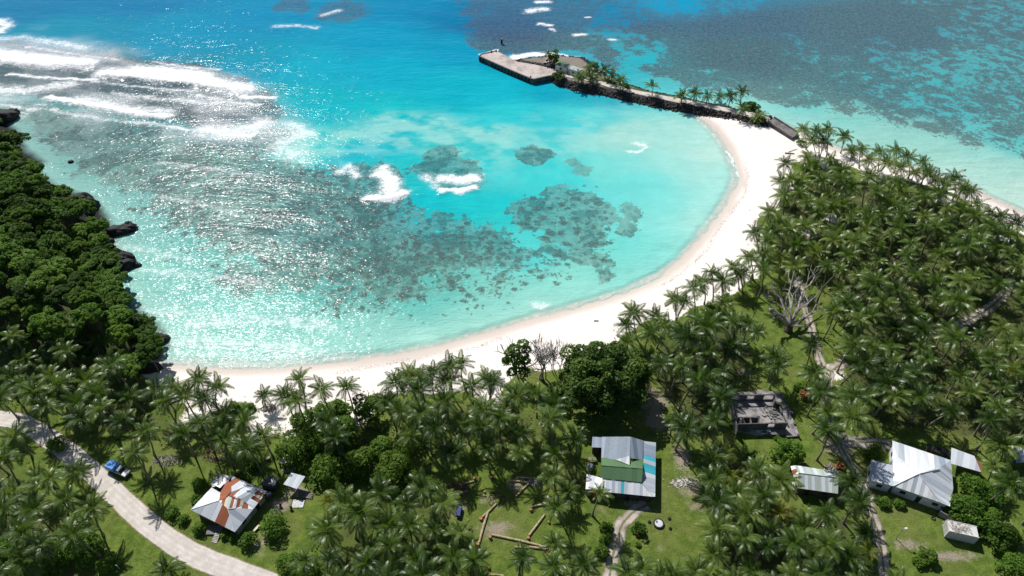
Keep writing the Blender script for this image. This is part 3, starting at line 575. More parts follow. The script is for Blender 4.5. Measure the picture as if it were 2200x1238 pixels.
cattr(sme, 'wcol', wcol * 0.93); fattr(sme, 'reef', reef * deepz); fattr(sme, 'foam', np.clip(foam * 1.12, 0, 1.2)); fattr(sme, 'heads', heads); fattr(sme, 'wash', wash); fattr(sme, 'deep', sstep(-10, 20, -sdf(ATN([(-600, 90), (500, 110), (640, 215), (1040, 90), (1400, 60), (2400, -60), (2400, 1000), (-600, 1000)]), xs_, ys_))); fattr(sme, 'chop', chop); fattr(sme, 'reeftint', np.clip(sstep(-4, 7, df) + sstep(0, 8, -sdf(ATN([(-200, 200), (0, 205), (300, 250), (480, 290), (590, 250), (800, 260), (1500, 250), (1500, 900), (-400, 900)]), xs_, ys_)), 0, 1))
fattr(sme, 'shore', np.maximum(-swash + wob2 * 0.25, foam * 6 * (swash < 0.6)))
tag(link('sea', sme), kind='structure')
# ------------------------------------------------------------------ roads and tracks
def road_mat(name, c0, c1, grassy):
    m, nt, b = newmat(name); v = pos(nt); u = attr(nt, 'across'); cen = attr(nt, 'rut')
    nB = noise(nt, v, 0.5, 5, 0.65); nC = noise(nt, v, 2.6, 5, 0.7)
    c = mixc(nt, mrange(nt, nB, 0.35, 0.7), c0, c1)
    c = mixc(nt, mrange(nt, nC, 0.55, 0.75, 0, 0.35), c, tuple(x * 0.6 for x in c0))
    if grassy:
        c = mixc(nt, mrange(nt, math_(nt, 'ADD', cen, math_(nt, 'MULTIPLY', math_(nt, 'SUBTRACT', nC, 0.5), 1.2)), 0.45, 0.75, 0, 0.85), c, (0.12, 0.13, 0.045))
    if not grassy:
        for u0 in (0.42, 0.80):
            k = math_(nt, 'SUBTRACT', 1.0, mrange(nt, math_(nt, 'ABSOLUTE', math_(nt, 'SUBTRACT', u, u0)), 0.02, 0.16))
            c = mixc(nt, math_(nt, 'MULTIPLY', k, mrange(nt, nB, 0.25, 0.75, 0.12, 0.26)), c, tuple(x * 0.70 for x in c0))
        c = mixc(nt, mrange(nt, u, 0.30, 0.12, 0.0, 0.75), c, (0.30, 0.20, 0.13))
    L(nt, c, b.inputs['Base Color']); b.inputs['Roughness'].default_value = 0.95; b.inputs['Specular IOR Level'].default_value = 0.15
    bp = N(nt, 'ShaderNodeBump', Strength=0.5, Distance=0.1); L(nt, nC, bp.inputs['Height']); L(nt, bp.outputs[0], b.inputs['Normal'])
    a = math_(nt, 'ADD', u, math_(nt, 'MULTIPLY', math_(nt, 'SUBTRACT', nC if not grassy else nB, 0.5), 1.1 if grassy else 0.30))
    L(nt, mrange(nt, a, 0.10, 0.24 if not grassy else 0.55), b.inputs['Alpha'])
    return m
M['road'] = road_mat('white coral road', (0.52, 0.475, 0.435), (0.68, 0.63, 0.585), False)
M['track'] = road_mat('pale dirt track', (0.33, 0.285, 0.245), (0.52, 0.455, 0.40), True)
M['greytrack'] = road_mat('grey gravel drive', (0.24, 0.22, 0.21), (0.36, 0.33, 0.31), True)
def catmull(p, n=10):
    p = [np.asarray(q, float) for q in p]; p = [2 * p[0] - p[1]] + p + [2 * p[-1] - p[-2]]; out = []
    for i in range(1, len(p) - 2):
        for t in np.linspace(0, 1, n, endpoint=False):
            out.append(0.5 * (2 * p[i] + (p[i + 1] - p[i - 1]) * t + (2 * p[i - 1] - 5 * p[i] + 4 * p[i + 1] - p[i + 2]) * t * t + (3 * p[i] - p[i - 1] - 3 * p[i + 1] + p[i + 2]) * t ** 3))
    return np.array(out + [p[-2]])
def road(name, pts_px, width, mat, lift=0.05, hfun=hgt):
    c = catmull([gat(*q).xy for q in pts_px]); T = np.gradient(c, axis=0); T /= np.linalg.norm(T, axis=1)[:, None]; Nn = np.stack([-T[:, 1], T[:, 0]], 1)
    K = 11; V = []; ac = []; ru = []
    for i in range(len(c)):
        wv = width * (1 + 0.10 * (vnoise(np.array(i * 0.3), np.array(1.0)) - 0.5))
        for k in range(K):
            o = (k / (K - 1) - 0.5); q = c[i] + Nn[i] * o * wv
            V.append((q[0], q[1], hfun(q[0], q[1]) + lift)); e = 1 - abs(2 * o); ac.append(e); ru.append(max(0, 1 - abs(o) / 0.16))
    i = np.arange(len(V)).reshape(len(c), K)
    F = np.stack([i[:-1, :-1], i[:-1, 1:], i[1:, 1:], i[1:, :-1]], -1).reshape(-1, 4)
    me = mesh_np(name, V, F, mat, True); fattr(me, 'across', ac); fattr(me, 'rut', ru)
    return tag(link(name, me), kind='structure')
road('coral_road', [(-60, 893), (-10, 898), (45, 908), (105, 942), (170, 990), (240, 1054), (300, 1110), (360, 1158), (430, 1198), (520, 1232), (640, 1275)], 5.2, M['road'])
road('dirt_track', [(1390, 1085), (1362, 1100), (1338, 1125), (1327, 1155), (1318, 1190), (1308, 1250), (1300, 1300)], 3.6, M['track'], 0.05)
road('dirt_track', [(1712, 600), (1722, 640), (1738, 690), (1752, 740), (1766, 785), (1784, 800), (1776, 830), (1772, 870), (1795, 930), (1815, 975), (1845, 1030), (1868, 1090), (1890, 1160), (1902, 1260)], 3.0, M['track'], 0.06)
road('gravel_drive', [(1806, 942), (1835, 950), (1870, 952), (1915, 955)], 4.2, M['greytrack'], 0.08)
road('dirt_track', [(2050, 700), (2090, 684), (2130, 658), (2158, 630), (2170, 595)], 3.6, M['track'], 0.05)
road('dirt_track', [(1790, 795), (1800, 788), (1815, 778)], 4.0, M['track'], 0.09)

# ------------------------------------------------------------------ roof and house builders
def clip(poly, d, lo, hi):
    "the part of a 3D polygon whose coordinate along d lies in [lo, hi]"
    for sgn, lim in ((1, lo), (-1, -hi)):
        out = []
        for i in range(len(poly)):
            a, b = poly[i], poly[(i + 1) % len(poly)]; fa, fb = sgn * a.dot(d) - lim, sgn * b.dot(d) - lim
            if fa >= 0: out.append(a)
            if (fa > 1e-9 and fb < -1e-9) or (fa < -1e-9 and fb > 1e-9): out.append(a + (b - a) * (fa / (fa - fb)))
        poly = out
        if len(poly) < 3: return []
    return poly
def normal_of(p):
    n = Vector((0, 0, 0))
    for i in range(len(p)): n += p[i].cross(p[(i + 1) % len(p)])
    n.normalize(); return n if n.z > 0 else -n
def sheets(parent, poly, eave, n, mats, lift=0.0, name='roof_sheet', th=0.05):
    "a roof face laid with n separate sheets, running down across the eave direction"
    d = (eave[1] - eave[0]).normalized(); t = [p.dot(d) for p in poly]; lo, hi = min(t), max(t); nn = normal_of(poly)
    for i in range(n):
        a, b = lo + (hi - lo) * i / n, lo + (hi - lo) * (i + 1) / n
        q = clip(list(poly), d, a - 0.015, b + 0.015)
        if len(q) < 3: continue
        z = lift + 0.024 * (i % 2) + 0.004 * (i % 3)
        c = sum(q, Vector()) / len(q)
        mb = MB().prism([p - c + nn * z for p in q], [p - c + nn * (z + th) for p in q])
        o = mb.build(name, M[mats[i % len(mats)]] if isinstance(mats, (list, tuple)) else M[mats], parent)
        o.location = c - (parent.matrix_world.translation if False else Vector((0, 0, 0)))
def zp(px, py, z): return at(px, py, z)
def slab(pts, z0, z1):
    return MB().prism([(p[0], p[1], z0) for p in pts], [(p[0], p[1], z1) for p in pts])
def inset(pts, k):
    c = sum((Vector((p[0], p[1], 0)) for p in pts), Vector()) / len(pts)
    out = []
    n = len(pts)
    area = sum(pts[i][0] * pts[(i + 1) % n][1] - pts[(i + 1) % n][0] * pts[i][1] for i in range(n))
    s = 1 if area > 0 else -1
    for i in range(n):
        a, b, c2 = Vector(pts[i - 1][:2]), Vector(pts[i][:2]), Vector(pts[(i + 1) % n][:2])
        d1 = (b - a).normalized(); d2 = (c2 - b).normalized()
        n1 = Vector((-d1.y, d1.x)) * s; n2 = Vector((-d2.y, d2.x)) * s
        m = (n1 + n2); m = m / max(m.length_squared, 0.5) * 2 if m.length > 1e-6 else n1
        out.append(b + m * k)
    return out
def wall_ring(parent, pts, z0, z1, mat, th=0.15, name='wall', openings=True, omat='opening'):
    "one wall per side of a footprint, each a solid with recessed openings set into it"
    n = len(pts)
    for i in range(n):
        a, b = Vector(pts[i][:2]), Vector(pts[(i + 1) % n][:2]); d = b - a; ln = d.length
        if ln < 0.4: continue
        rz = math.atan2(d.y, d.x); c = (a + b) / 2
        w = MB().box((0, 0, (z1 - z0) / 2), (ln - th, th, z1 - z0)).build(name, mat, parent)
        w.location = (c.x, c.y, z0); w.rotation_euler = (0, 0, rz)
        if openings and ln > 3:
            k = max(1, int(ln / 3.2))
            for j in range(k):
                x = (-0.5 + (j + 0.5) / k) * (ln - 0.6)
                dr = (j == k // 2 and ln > 6)
                hh = 2.0 if dr else 0.95
                o = MB().box((0, 0, 0), (0.9 if dr else 1.1, th + 0.05, hh)).build('door' if dr else 'window', M[omat], w)
                o.location = (x, 0, hh / 2 + 0.05 if dr else 1.5)
def local(o):
    "keep world coordinates for the parts while the thing's own origin sits at its base"
    inv = Matrix.Translation(-Vector(o.location))
    for c in o.children: c.matrix_parent_inverse = inv

# the white hip-roofed house
def zw(x, y, z): return zp(1820 + x / 4.42, 920 + y / 4.42, z)
E_, T_ = G + 2.9, G + 5.3
h = thing('white_house', 'large white house under a silver grey hip roof beside the grey gravel drive', 'house', gat(1965, 1050))
rf = link('roof', None, h)
A, B, C, D, Ev, F_, Lf = zw(430, 120, E_), zw(985, 308, E_), zw(1005, 570, E_), zw(975, 745, E_), zw(880, 705, E_), zw(440, 550, E_), zw(430, 250, E_ + .5)
R1, R2 = zw(680, 435, T_), zw(870, 390, T_ - .35); K1, K2 = zw(820, 252, E_), zw(832, 388, T_ - .3)
sheets(rf, [A, K1, K2, R1, Lf], (A, B), 7, ['sh_pale', 'sh_grey', 'sh_pale', 'sh_white', 'sh_pale', 'sh_pale', 'sh_white'])
sheets(rf, [K1, B, R2, K2], (A, B), 3, ['sh_grey', 'sh_blue', 'sh_grey'])
sheets(rf, [Lf, R1, F_], (Lf, F_), 7, ['sh_white', 'sh_pale', 'sh_white', 'sh_white', 'sh_pale', 'sh_white', 'sh_grey'])
sheets(rf, [F_, R1, Ev], (F_, Ev), 11, ['sh_white', 'sh_white', 'sh_pale', 'sh_white', 'sh_grey', 'sh_white', 'sh_pale', 'sh_white', 'sh_white', 'sh_pale', 'sh_white'])
sheets(rf, [R1, R2, B, C, D, Ev], (B, D), 9, ['sh_pale', 'sh_pale', 'sh_grey', 'sh_pale', 'sh_pale', 'sh_pale', 'sh_grey'])
sheets(rf, [zw(228, 298, E_ - .1), zw(432, 352, E_ - .1), zw(440, 552, E_ - .1), zw(214, 490, E_ - .4)], (zw(228, 298, E_), zw(432, 352, E_)), 4, ['sh_grey', 'sh_pale', 'sh_grey'], -0.08)
for a, b in ((Lf, R1), (F_, R1), (R1, Ev), (R1, R2)): MB().tube([a + Vector((0, 0, .1)), b + Vector((0, 0, .1))], 0.11, 6).build('ridge_cap', M['sh_white'], rf)
fp = inset([A, B, C, D, Ev, F_, zw(440, 545, E_), zw(432, 300, E_)], 0.45)
fp = inset([A, B, C, D, F_], 0.45)
wall_ring(h, fp, G, E_ - 0.05, M['white_wall'], 0.2)
wl_ = inset([zw(228, 298, E_), zw(432, 352, E_), zw(440, 552, E_), zw(214, 490, E_)], 0.3)
wall_ring(h, wl_, G, E_ - 0.45, M['white_wall'], 0.2)
local(h)

# the green and white roofed house in the clearing
def zc(x, y, z): return zp(1230 + x / 5.16, 910 + y / 5.16, z)
h = thing('green_roofed_house', 'house with a patchwork roof of green, blue grey, white and turquoise sheets in the clearing', 'house', gat(1340, 1050))
rf = link('roof', None, h); e, t = G + 3.0, G + 5.2
sheets(rf, [zc(222, 143, e), zc(328, 150, e), zc(322, 264, e), zc(213, 260, e - .2)], (zc(222, 143, e), zc(328, 150, e)), 3, 'sh_blue', -0.2)
w0, w1, w2, w3, w4 = zc(326, 150, e + .3), zc(640, 148, t), zc(637, 365, t), zc(480, 405, e + 1.2), zc(320, 380, e + .3)
sheets(rf, [w0, w1, w2, w3, w4], (w0, w1), 7, ['sh_blue', 'sh_mottled', 'sh_mottled', 'sh_mottled', 'sh_mottled', 'sh_mottled', 'sh_mottled'])
e1, e2, e3 = zc(788, 192, e + .5), zc(775, 405, e + .5), zc(642, 385, t - .05)
sheets(rf, [w1, e1, e2, e3], (w1, e1), 4, ['sh_blue', 'sh_mottled', 'sh_blue', 'sh_blue'])
sheets(rf, [w3 + Vector((0, 0, .1)), zc(632, 360, t + .1), zc(634, 462, e + 1.55)], (w3, zc(634, 462, e)), 3, ['sh_white', 'sh_pale', 'sh_white'], 0.06)
g0, g1 = zc(320, 468, e + 2.0), zc(780, 505, e + 2.0)
sheets(rf, [zc(318, 382, e + .8), w3 - Vector((0, 0, .1)), zc(634, 460, e + 1.3), zc(642, 388, e + 1.1), zc(776, 410, e + .7), g1, g0], (g0, g1), 7, 'sh_green')
sheets(rf, [g0, g1, zc(766, 655, e + .9), zc(304, 604, e + .9)], (g0, g1), 8, ['sh_green'], 0.02)
MB().tube([g0 + Vector((0, 0, .08)), g1 + Vector((0, 0, .08))], 0.10, 6).build('ridge_cap', M['sh_green'], rf)
b0, b1, b2, b3 = zc(335, 612, e + .75), zc(766, 662, e + .75), zc(884, 812, e - .25), zc(330, 756, e - .25)
sheets(rf, [b0, b1, b2, b3], (b3, b2), 16, ['sh_white', 'sh_pale', 'sh_pale', 'sh_grey', 'sh_pale', 'sh_grey', 'sh_teal', 'sh_grey', 'sh_pale', 'sh_white', 'sh_pale', 'sh_pale', 'sh_grey', 'sh_white', 'sh_white', 'sh_white'])
v0, v1, v2, v3 = zc(790, 196, e + .3), zc(924, 212, e - .25), zc(915, 812, e - .25), zc(768, 662, e + .7)
sheets(rf, [v0, v1, v2, b2, v3, zc(786, 410, e + .6)], (v1, v2), 13, ['sh_grey', 'sh_blue', 'sh_blue', 'sh_blue', 'sh_teal', 'sh_grey', 'sh_teal', 'sh_teal', 'sh_pale', 'sh_grey', 'sh_grey', 'sh_grey', 'sh_pale'])
sheets(rf, [zc(157, 560, e - .3), zc(332, 604, e), zc(331, 736, e - .1), zc(145, 726, e - .5)], (zc(157, 560, e), zc(332, 604, e)), 4, ['sh_white', 'sh_pale', 'sh_white'], -0.1)
fp = inset([zc(326, 150, e), zc(924, 212, e), zc(915, 812, e), zc(330, 756, e)], 0.55)
wall_ring(h, fp, G, e - 0.3, M['dark_wall'], 0.2, omat='opening')
wall_ring(h, inset([zc(157, 560, e), zc(300, 596, e), zc(300, 730, e), zc(145, 726, e)], 0.25), G, e - 0.75, M['cream_wall'], 0.2)
wall_ring(h, inset([zc(222, 143, e), zc(328, 150, e), zc(322, 264, e), zc(213, 260, e)], 0.3), G, e - 0.5, M['dark_wall'], 0.15, openings=False)
o = MB().box((0, 0, .9), (1.4, .1, 1.8)).build('rusty_panel', M['sh_rust'], h); o.location = zc(238, 800, G + .5).to_tuple(); o.location.z = G
local(h)
t_ = thing('water_tank', 'pale round water tank beside the green patchwork roofed house', 'water tank', gat(1230 + 195 / 5.16, 910 + 500 / 5.16))
MB().tube([(0, 0, 0), (0, 0, 1.25)], 0.62, 14).build('tank', M['sh_pale'], t_); MB().tube([(0, 0, 1.25), (0, 0, 1.42)], [0.62, 0.18], 14).build('lid', M['sh_grey'], t_)
t_ = thing('yard_table', 'dark wash table against the house wall below the blue grey annex', 'table', gat(1230 + 215 / 5.16, 910 + 415 / 5.16))
MB().box((0, 0, .85), (1.7, .8, .06)).build('table_top', M['timber'], t_)
for sx in (-.75, .75):
    for sy in (-.32, .32): MB().box((sx, sy, .41), (.08, .08, .82)).build('leg', M['dark_wall'], t_)

# the rust patched house by the road
def zh(x, y, z): return zp(390 + x / 5.16, 950 + y / 5.16, z)
h = thing('rusty_roofed_house', 'house with a pale hip roof patched with rust red sheets beside the coral road', 'house', gat(485, 1085))
rf = link('roof', None, h); e, t = G + 2.7, G + 4.7
P1, P2, P3, P4, P5, P6 = zh(105, 750, e), zh(592, 998, e), zh(795, 742, e), zh(855, 512, e), zh(553, 372, e + .2), zh(335, 505, e)
M1, M2, M3, M4, M5, M6 = zh(415, 650, t), zh(515, 745, t), zh(553, 552, t), zh(430, 562, t - .9), zh(722, 680, e + .6), zh(600, 735, t - .5)
r0, r1, r2, r3 = zh(430, 905, e + .02), zh(505, 935, e + .02), zh(548, 798, t - .55), zh(500, 748, t - .1)
sheets(rf, [P1, M1, M2, P2], (P1, P2), 9, ['sh_pale', 'sh_grey', 'sh_pale', 'sh_pale', 'sh_pale', 'sh_rust', 'sh_rust', 'sh_pale', 'sh_pale'])
sheets(rf, [M2, M6, P3, P2], (P2, P3), 5, ['sh_pale', 'sh_pale', 'sh_grey', 'sh_pale', 'sh_pale'])
sheets(rf, [P1, P6, M4, M1], (P1, P6), 5, ['sh_pale', 'sh_white', 'sh_pale', 'sh_white', 'sh_pale'])
sheets(rf, [M4, zh(505, 432, e + .4), zh(560, 438, e + .7), M3, zh(470, 640, t), M1], (M4, zh(505, 432, e)), 4, ['sh_rust', 'sh_rust', 'sh_rust', 'sh_rust'], 0.03)
sheets(rf, [P5, P4, M5, zh(620, 610, t - .1), zh(525, 598, t), M3], (P5, P4), 6, ['sh_pale', 'sh_rust', 'sh_pale', 'sh_pale', 'sh_pale', 'sh_grey'])
sheets(rf, [zh(525, 598, t + .06), zh(580, 530, e + 1.2), zh(668, 545, e + .95), zh(612, 642, t - .15)], (zh(580, 530, e), zh(668, 545, e)), 4, ['sh_rust', 'sh_rust', 'sh_rust', 'sh_rust'], 0.10)
sheets(rf, [M1, zh(470, 640, t), zh(525, 598, t), zh(620, 610, t - .1), M5, M6, M2], (M1, M5), 9, ['sh_white', 'sh_rust', 'sh_cream', 'sh_palegreen', 'sh_rust', 'sh_pale', 'sh_rust', 'sh_cream', 'sh_rust'], -0.03)
sheets(rf, [M6, M5, zh(800, 738, e - .2), P3], (M6, P3), 3, ['sh_pale', 'sh_rust', 'sh_white'], -0.04)
sheets(rf, [P4 + Vector((0, 0, .1)), zh(948, 548, e - .25), zh(800, 738, e - .2), M5], (P4, M5), 6, ['sh_white', 'sh_rust', 'sh_cream', 'sh_rust', 'sh_pale', 'sh_pale'], 0.03)
sheets(rf, [zh(415, 340, e - .2), zh(548, 385, e), zh(503, 470, e + .1), zh(340, 500, e), zh(328, 455, e - .2)], (zh(415, 340, e), zh(548, 385, e)), 4, ['sh_mottled', 'sh_cream', 'sh_white', 'sh_pale'], -0.06)
sheets(rf, [zh(412, 430, e), zh(482, 460, e + .1), zh(430, 515, e + .2), zh(360, 480, e)], (zh(412, 430, e), zh(482, 460, e)), 2, ['sh_white'], 0.12)
for a, b in ((P1, M1), (M2, P2), (M1, M4), (M2, M6)): MB().tube([a + Vector((0, 0, .08)), b + Vector((0, 0, .08))], 0.08, 6).build('ridge_cap', M['sh_white'], rf)
wall_ring(h, inset([P1, P2, zh(948, 548, e), P4, P5, zh(415, 340, e), zh(328, 455, e)], 0.6), G, e - 0.3, M['cream_wall'], 0.18)
MB().box((0, 0, 0.2), (3.2, 2.0, 0.4)).build('porch', M['concrete'], h).location = gat(462, 1140)
o = MB(); 
for k in range(6): o.box((0, -0.3 * k, 0.5 - 0.09 * k), (1.1, 0.3, 0.14))
o = o.build('steps', M['rubble'], h); o.location = gat(469, 1150); o.rotation_euler = (0, 0, R(-12))
local(h)
def simple_shed(name, label, corners, zs, mats, n, wallmat, under=None, k=0.25):
    "a lean-to: sheets on a frame of walls or posts; corners are roof corners at heights zs"
    P = [zp(*c, G + z) for c, z in zip(corners, zs)]; c = sum(P, Vector()) / 4
    h = thing(name, label, 'shed', (c.x, c.y, G)); rf = link('roof', None, h)
    sheets(rf, P, (P[0], P[1]), n, mats)
    fp = inset(P, k)
    if wallmat: wall_ring(h, fp, G, G + min(zs) - .1, M[wallmat], 0.12, openings=False)
    else:
        for q in fp: MB().tube([(q.x, q.y, G), (q.x, q.y, G + min(zs))], .08, 6).build('post', M['timber'], h)
    local(h); return h
simple_shed('garden_shed', 'small open shed with a square pale zinc roof beside the sandy yard', [(626, 1016), (656, 1024), (638, 1051), (609, 1041)], (2.6, 2.6, 2.3, 2.3), ['sh_pale', 'sh_grey'], 4, None)
h = simple_shed('dark_shed', 'dark tar roofed shed topped by a white cross of battens, behind the rust patched house', [(578, 1022), (600, 1029), (585, 1046), (555, 1042)], (2.5, 2.5, 2.3, 2.4), 'sh_dark', 4, 'dark_wall')
for a, b in (((583, 1029), (587, 1044)), ((577, 1039), (592, 1041))):
    p, q = zp(*a, G + 2.62), zp(*b, G + 2.62)
    tb = MB().tube([p - h.location, q - h.location], 0.12, 5).build('batten', M['white_wall'], h)
h = thing('oil_drum', 'dark drum with a pale cover in the gap by the dark shed', 'drum', gat(579, 1068)); MB().tube([(0, 0, 0), (0, 0, 1.1)], .75, 12).build('drum_body', M['dark_wall'], h); MB().box((.1, .1, 1.16), (.9, .6, .1), .5).build('cover', M['cloth'], h)
h = thing('garden_hut', 'tiny cream topped hut at the bushes above the square zinc shed', 'hut', gat(618, 998)); MB().box((0, 0, .9), (1.7, 1.4, 1.8), .3).build('body', M['dark_wall'], h); MB().prism([Vector(q) for q in ((-1.2, -.9, 1.8), (1.1, -1.1, 1.8), (1.3, .8, 2.1), (-1, 1.1, 2.1))], [Vector(q) for q in ((-1.2, -.9, 1.9), (1.1, -1.1, 1.9), (1.3, .8, 2.2), (-1, 1.1, 2.2))]).build('roof', M['sh_cream'], h)
h = thing('wooden_crate', 'small cream crate on the lawn by the cream topped hut', 'crate', gat(576, 987)); MB().box((0, 0, .3), (.9, .7, .5), .4).build('box', M['timber'], h); MB().box((0, 0, .6), (.95, .75, .08), .4).build('lid', M['sh_cream'], h)
h = thing('timber_stack', 'stack of grey weathered planks beside the square zinc shed', 'timber stack', gat(657, 1064))
for k in range(9):
    o = MB().box((0, 0, 0), (3.2 - .1 * (k % 3), .26, .10), 0).build('plank', M['timber'], h); o.location = (.05 * (k % 2), (k % 5) * .3 - .6, .08 + .13 * (k // 5)); o.rotation_euler = (0, 0, R(-14) + .05 * (k % 3))
h = thing('pale_tarpaulin', 'crumpled pale tarpaulin on the lawn below the grey plank stack', 'tarpaulin', gat(641, 1083))
n = 9; V = [(x * .3 - 1.2, y * .22 - .9, .08 + .22 * random.random()) for y in range(n) for x in range(n)]; F = [(y * n + x, y * n + x + 1, y * n + n + x + 1, y * n + n + x) for y in range(n - 1) for x in range(n - 1)]
link('sheet', mesh_np('sheet', V, F, M['cloth']), h)
for (px, py, lb) in ((603, 1090, 'dark stump stool on the lawn nearer the rust patched house'), (626, 1096, 'dark stump stool on the lawn nearer the palm grove')):
    h = thing('garden_chair', lb, 'seat', gat(px, py)); MB().tube([(0, 0, 0), (0, 0, .5)], [.32, .28], 9).build('seat', M['dark_wall'], h); MB().box((0, .3, .75), (.5, .08, .6)).build('backrest', M['dark_wall'], h)
h = thing('lawn_bench', 'pale yellow bench on the grass below the rust patched house', 'bench', gat(552, 1137), R(55)); MB().box((0, 0, .45), (1.7, .5, .07)).build('seat', M['sh_cream'], h)
for sx in (-.7, .7): MB().box((sx, 0, .21), (.1, .45, .42)).build('leg', M['timber'], h)

# the long shed, lean-to, right edge shed
def zl(x, y, z): return zp(1540 + x / 5.16, 800 + y / 5.16, z)
h = thing('long_shed', 'long shed with a ribbed pale green zinc gable roof among palms', 'shed', gat(1748, 1050)); rf = link('roof', None, h)
a0, a1, m0, m1, c0, c1 = zl(860, 1032, G + 2.7), zl(1330, 1105, G + 2.7), zl(905, 1118, G + 3.9), zl(1348, 1172, G + 3.9), zp(1714, 1049, G + 2.6), zp(1800, 1061, G + 2.6)
sheets(rf, [a0, a1, m1, m0], (a0, a1), 12, ['sh_palegreen', 'sh_pale', 'sh_palegreen', 'sh_palegreen'])
sheets(rf, [m0, m1, c1, c0], (m0, m1), 12, ['sh_palegreen', 'sh_palegreen', 'sh_pale', 'sh_palegreen', 'sh_pale'])
MB().tube([m0 + Vector((0, 0, .1)), m1 + Vector((0, 0, .1))], .1, 6).build('ridge_cap', M['sh_pale'], rf)
sheets(rf, [zl(815, 1040, G + 2.5), zl(858, 1034, G + 2.6), m0, c0, zp(1706, 1030, G + 2.3)], (zl(815, 1040, G + 2), zp(1706, 1030, G + 2)), 5, ['sh_white', 'sh_rust', 'sh_white', 'sh_cream', 'sh_pale'], -.1)
wall_ring(h, inset([a0, a1, c1, c0], .35), G, G + 2.5, M['dark_wall'], .15); local(h)
h = simple_shed('lean_to_shed', 'lean-to with a pale zinc roof and rust red lower edge behind the white house', [(2044, 962), (2093, 980), (2108, 1015), (2042, 996)], (2.9, 2.9, 2.2, 2.2), ['sh_pale', 'sh_grey', 'sh_pale'], 5, None)
q = [zp(2042, 994, G + 2.2), zp(2094, 1008, G + 2.25), zp(2108, 1019, G + 1.9), zp(2108, 1013, G + 2.1), zp(2096, 996, G + 2.3)]
sheets(link('lower_roof', None, h), [v - h.location for v in [zp(2042, 993, G + 2.2), zp(2094, 985, G + 2.5), zp(2109, 1000, G + 2.3), zp(2109, 1018, G + 1.9)]], (Vector((0, 0, 0)), Vector((1, -.3, 0))), 5, ['sh_rust', 'sh_rust', 'sh_white', 'sh_rust', 'sh_rust'], .06)
simple_shed('open_shed', 'dark and pale roofed shed half hidden by palms past the rust edged lean-to', [(2176, 958), (2210, 964), (2206, 992), (2172, 998)], (2.8, 2.8, 2.4, 2.4), ['sh_dark', 'sh_blue', 'sh_pale', 'sh_grey'], 4, None)
simple_shed('beach_hut', 'small hut with a white roof among palms near the far beach', [(2148, 505), (2170, 512), (2166, 522), (2143, 514)], (2.6, 2.6, 2.2, 2.2), ['sh_white'], 3, 'cream_wall')
h = simple_shed('blue_hut', 'small hut with a blue tarpaulin roof among palms near the far beach', [(2168, 534), (2190, 534), (2192, 546), (2166, 546)], (2.4, 2.4, 2.1, 2.1), ['sh_blue'], 3, None)

# shipping container with debris on its roof
pA, pB = gat(1820 + 918 / 4.42, 920 + 1036 / 4.42), gat(1820 + 1197 / 4.42, 920 + 1100 / 4.42)
d = (pB - pA); rz = math.atan2(d.y, d.x); LN, WD, HT = d.length, 2.4, 2.5
c = (pA + pB) / 2 + Vector((-math.sin(rz), math.cos(rz), 0)) * WD / 2
h = thing('shipping_container', 'white rust streaked shipping container with dead fronds on its roof', 'container', (c.x, c.y, G), rz)
MB().box((0, 0, HT / 2 + .1), (LN - .1, WD - .1, HT - .1)).build('body', M['cont_white'], h)
for k in range(14):
    for s in (-1, 1): MB().box(((k + .5) / 14 * (LN - .4) - LN / 2 + .2, s * (WD / 2 - .02), HT / 2 + .1), (.13, .06, HT - .35)).build('wall_rib', M['cont_white'], h)
for s in (-1, 1):
    for zz in (.08, HT + .06): MB().box((0, s * WD / 2, zz), (LN, .12, .14)).build('side_rail', M['cont_white'], h)
    for s2 in (-1, 1): MB().box((s * LN / 2, s2 * WD / 2, HT / 2 + .07), (.15, .15, HT - .1)).build('corner_post', M['cont_white'], h)
    o = MB().box((-LN / 2 - .02, s * .57, HT / 2 + .08), (.06, 1.05, HT - .35)).build('door', M['cont_white'], h)
    for y in (-.2, .2): MB().tube([(-LN / 2 - .08, s * .57 + y, .3), (-LN / 2 - .08, s * .57 + y, HT - .2)], .025, 5).build('lock_bar', M['steel'], o)
mb = MB()
for k in range(90):
    x, y = random.uniform(-LN / 2 + .3, LN / 2 - 1.6), random.uniform(-WD / 2 + .2, WD / 2 - .2); a = random.uniform(0, 6.3); l = random.uniform(.3, .9)
    mb.tube([(x, y, HT + .2), (x + l * math.cos(a), y + l * math.sin(a), HT + .25 + random.random() * .15)], .035, 4, False)
tag(mb.build('roof_litter', M['deadwood'], h), kind='stuff')
h = thing('concrete_tank', 'small grey block tank at the corner of the white house', 'tank', gat(2031, 1108), R(-40))
for sx, sy, w, d_ in ((0, -.9, 2.6, .2), (0, .9, 2.6, .2), (-1.2, 0, .2, 1.6), (1.2, 0, .2, 1.6)): MB().box((sx, sy, .8), (w, d_, 1.6)).build('wall', M['concrete'], h)
MB().box((0, 0, 1.0), (2.2, 1.6, .1)).build('water_cover', M['dark_wall'], h)
h = thing('yard_lamp', 'slim leaning lamp post with a white head on the lawn above the brown path', 'lamp post', gat(1924.5, 1157.5))
MB().tube([(0, 0, 0), (0, 0, 3.9)], [.09, .06], 7).build('post', M['steel'], h); MB().tube([(0, 0, 3.7), (.45, .1, 4.0)], .05, 6).build('arm', M['steel'], h); MB().box((.55, .12, 4.02), (.6, .35, .16), .2).build('lamp_head', M['white_wall'], h)
h = thing('old_tyre', 'black tyre lying on the grass near the white house corner', 'tyre', gat(2005, 1114))
mb = MB(); mb.tube([(.36 * math.cos(t), .36 * math.sin(t), .12) for t in np.linspace(0, 2 * math.pi, 15)], .13, 7, False); mb.build('tyre', M['black'], h)

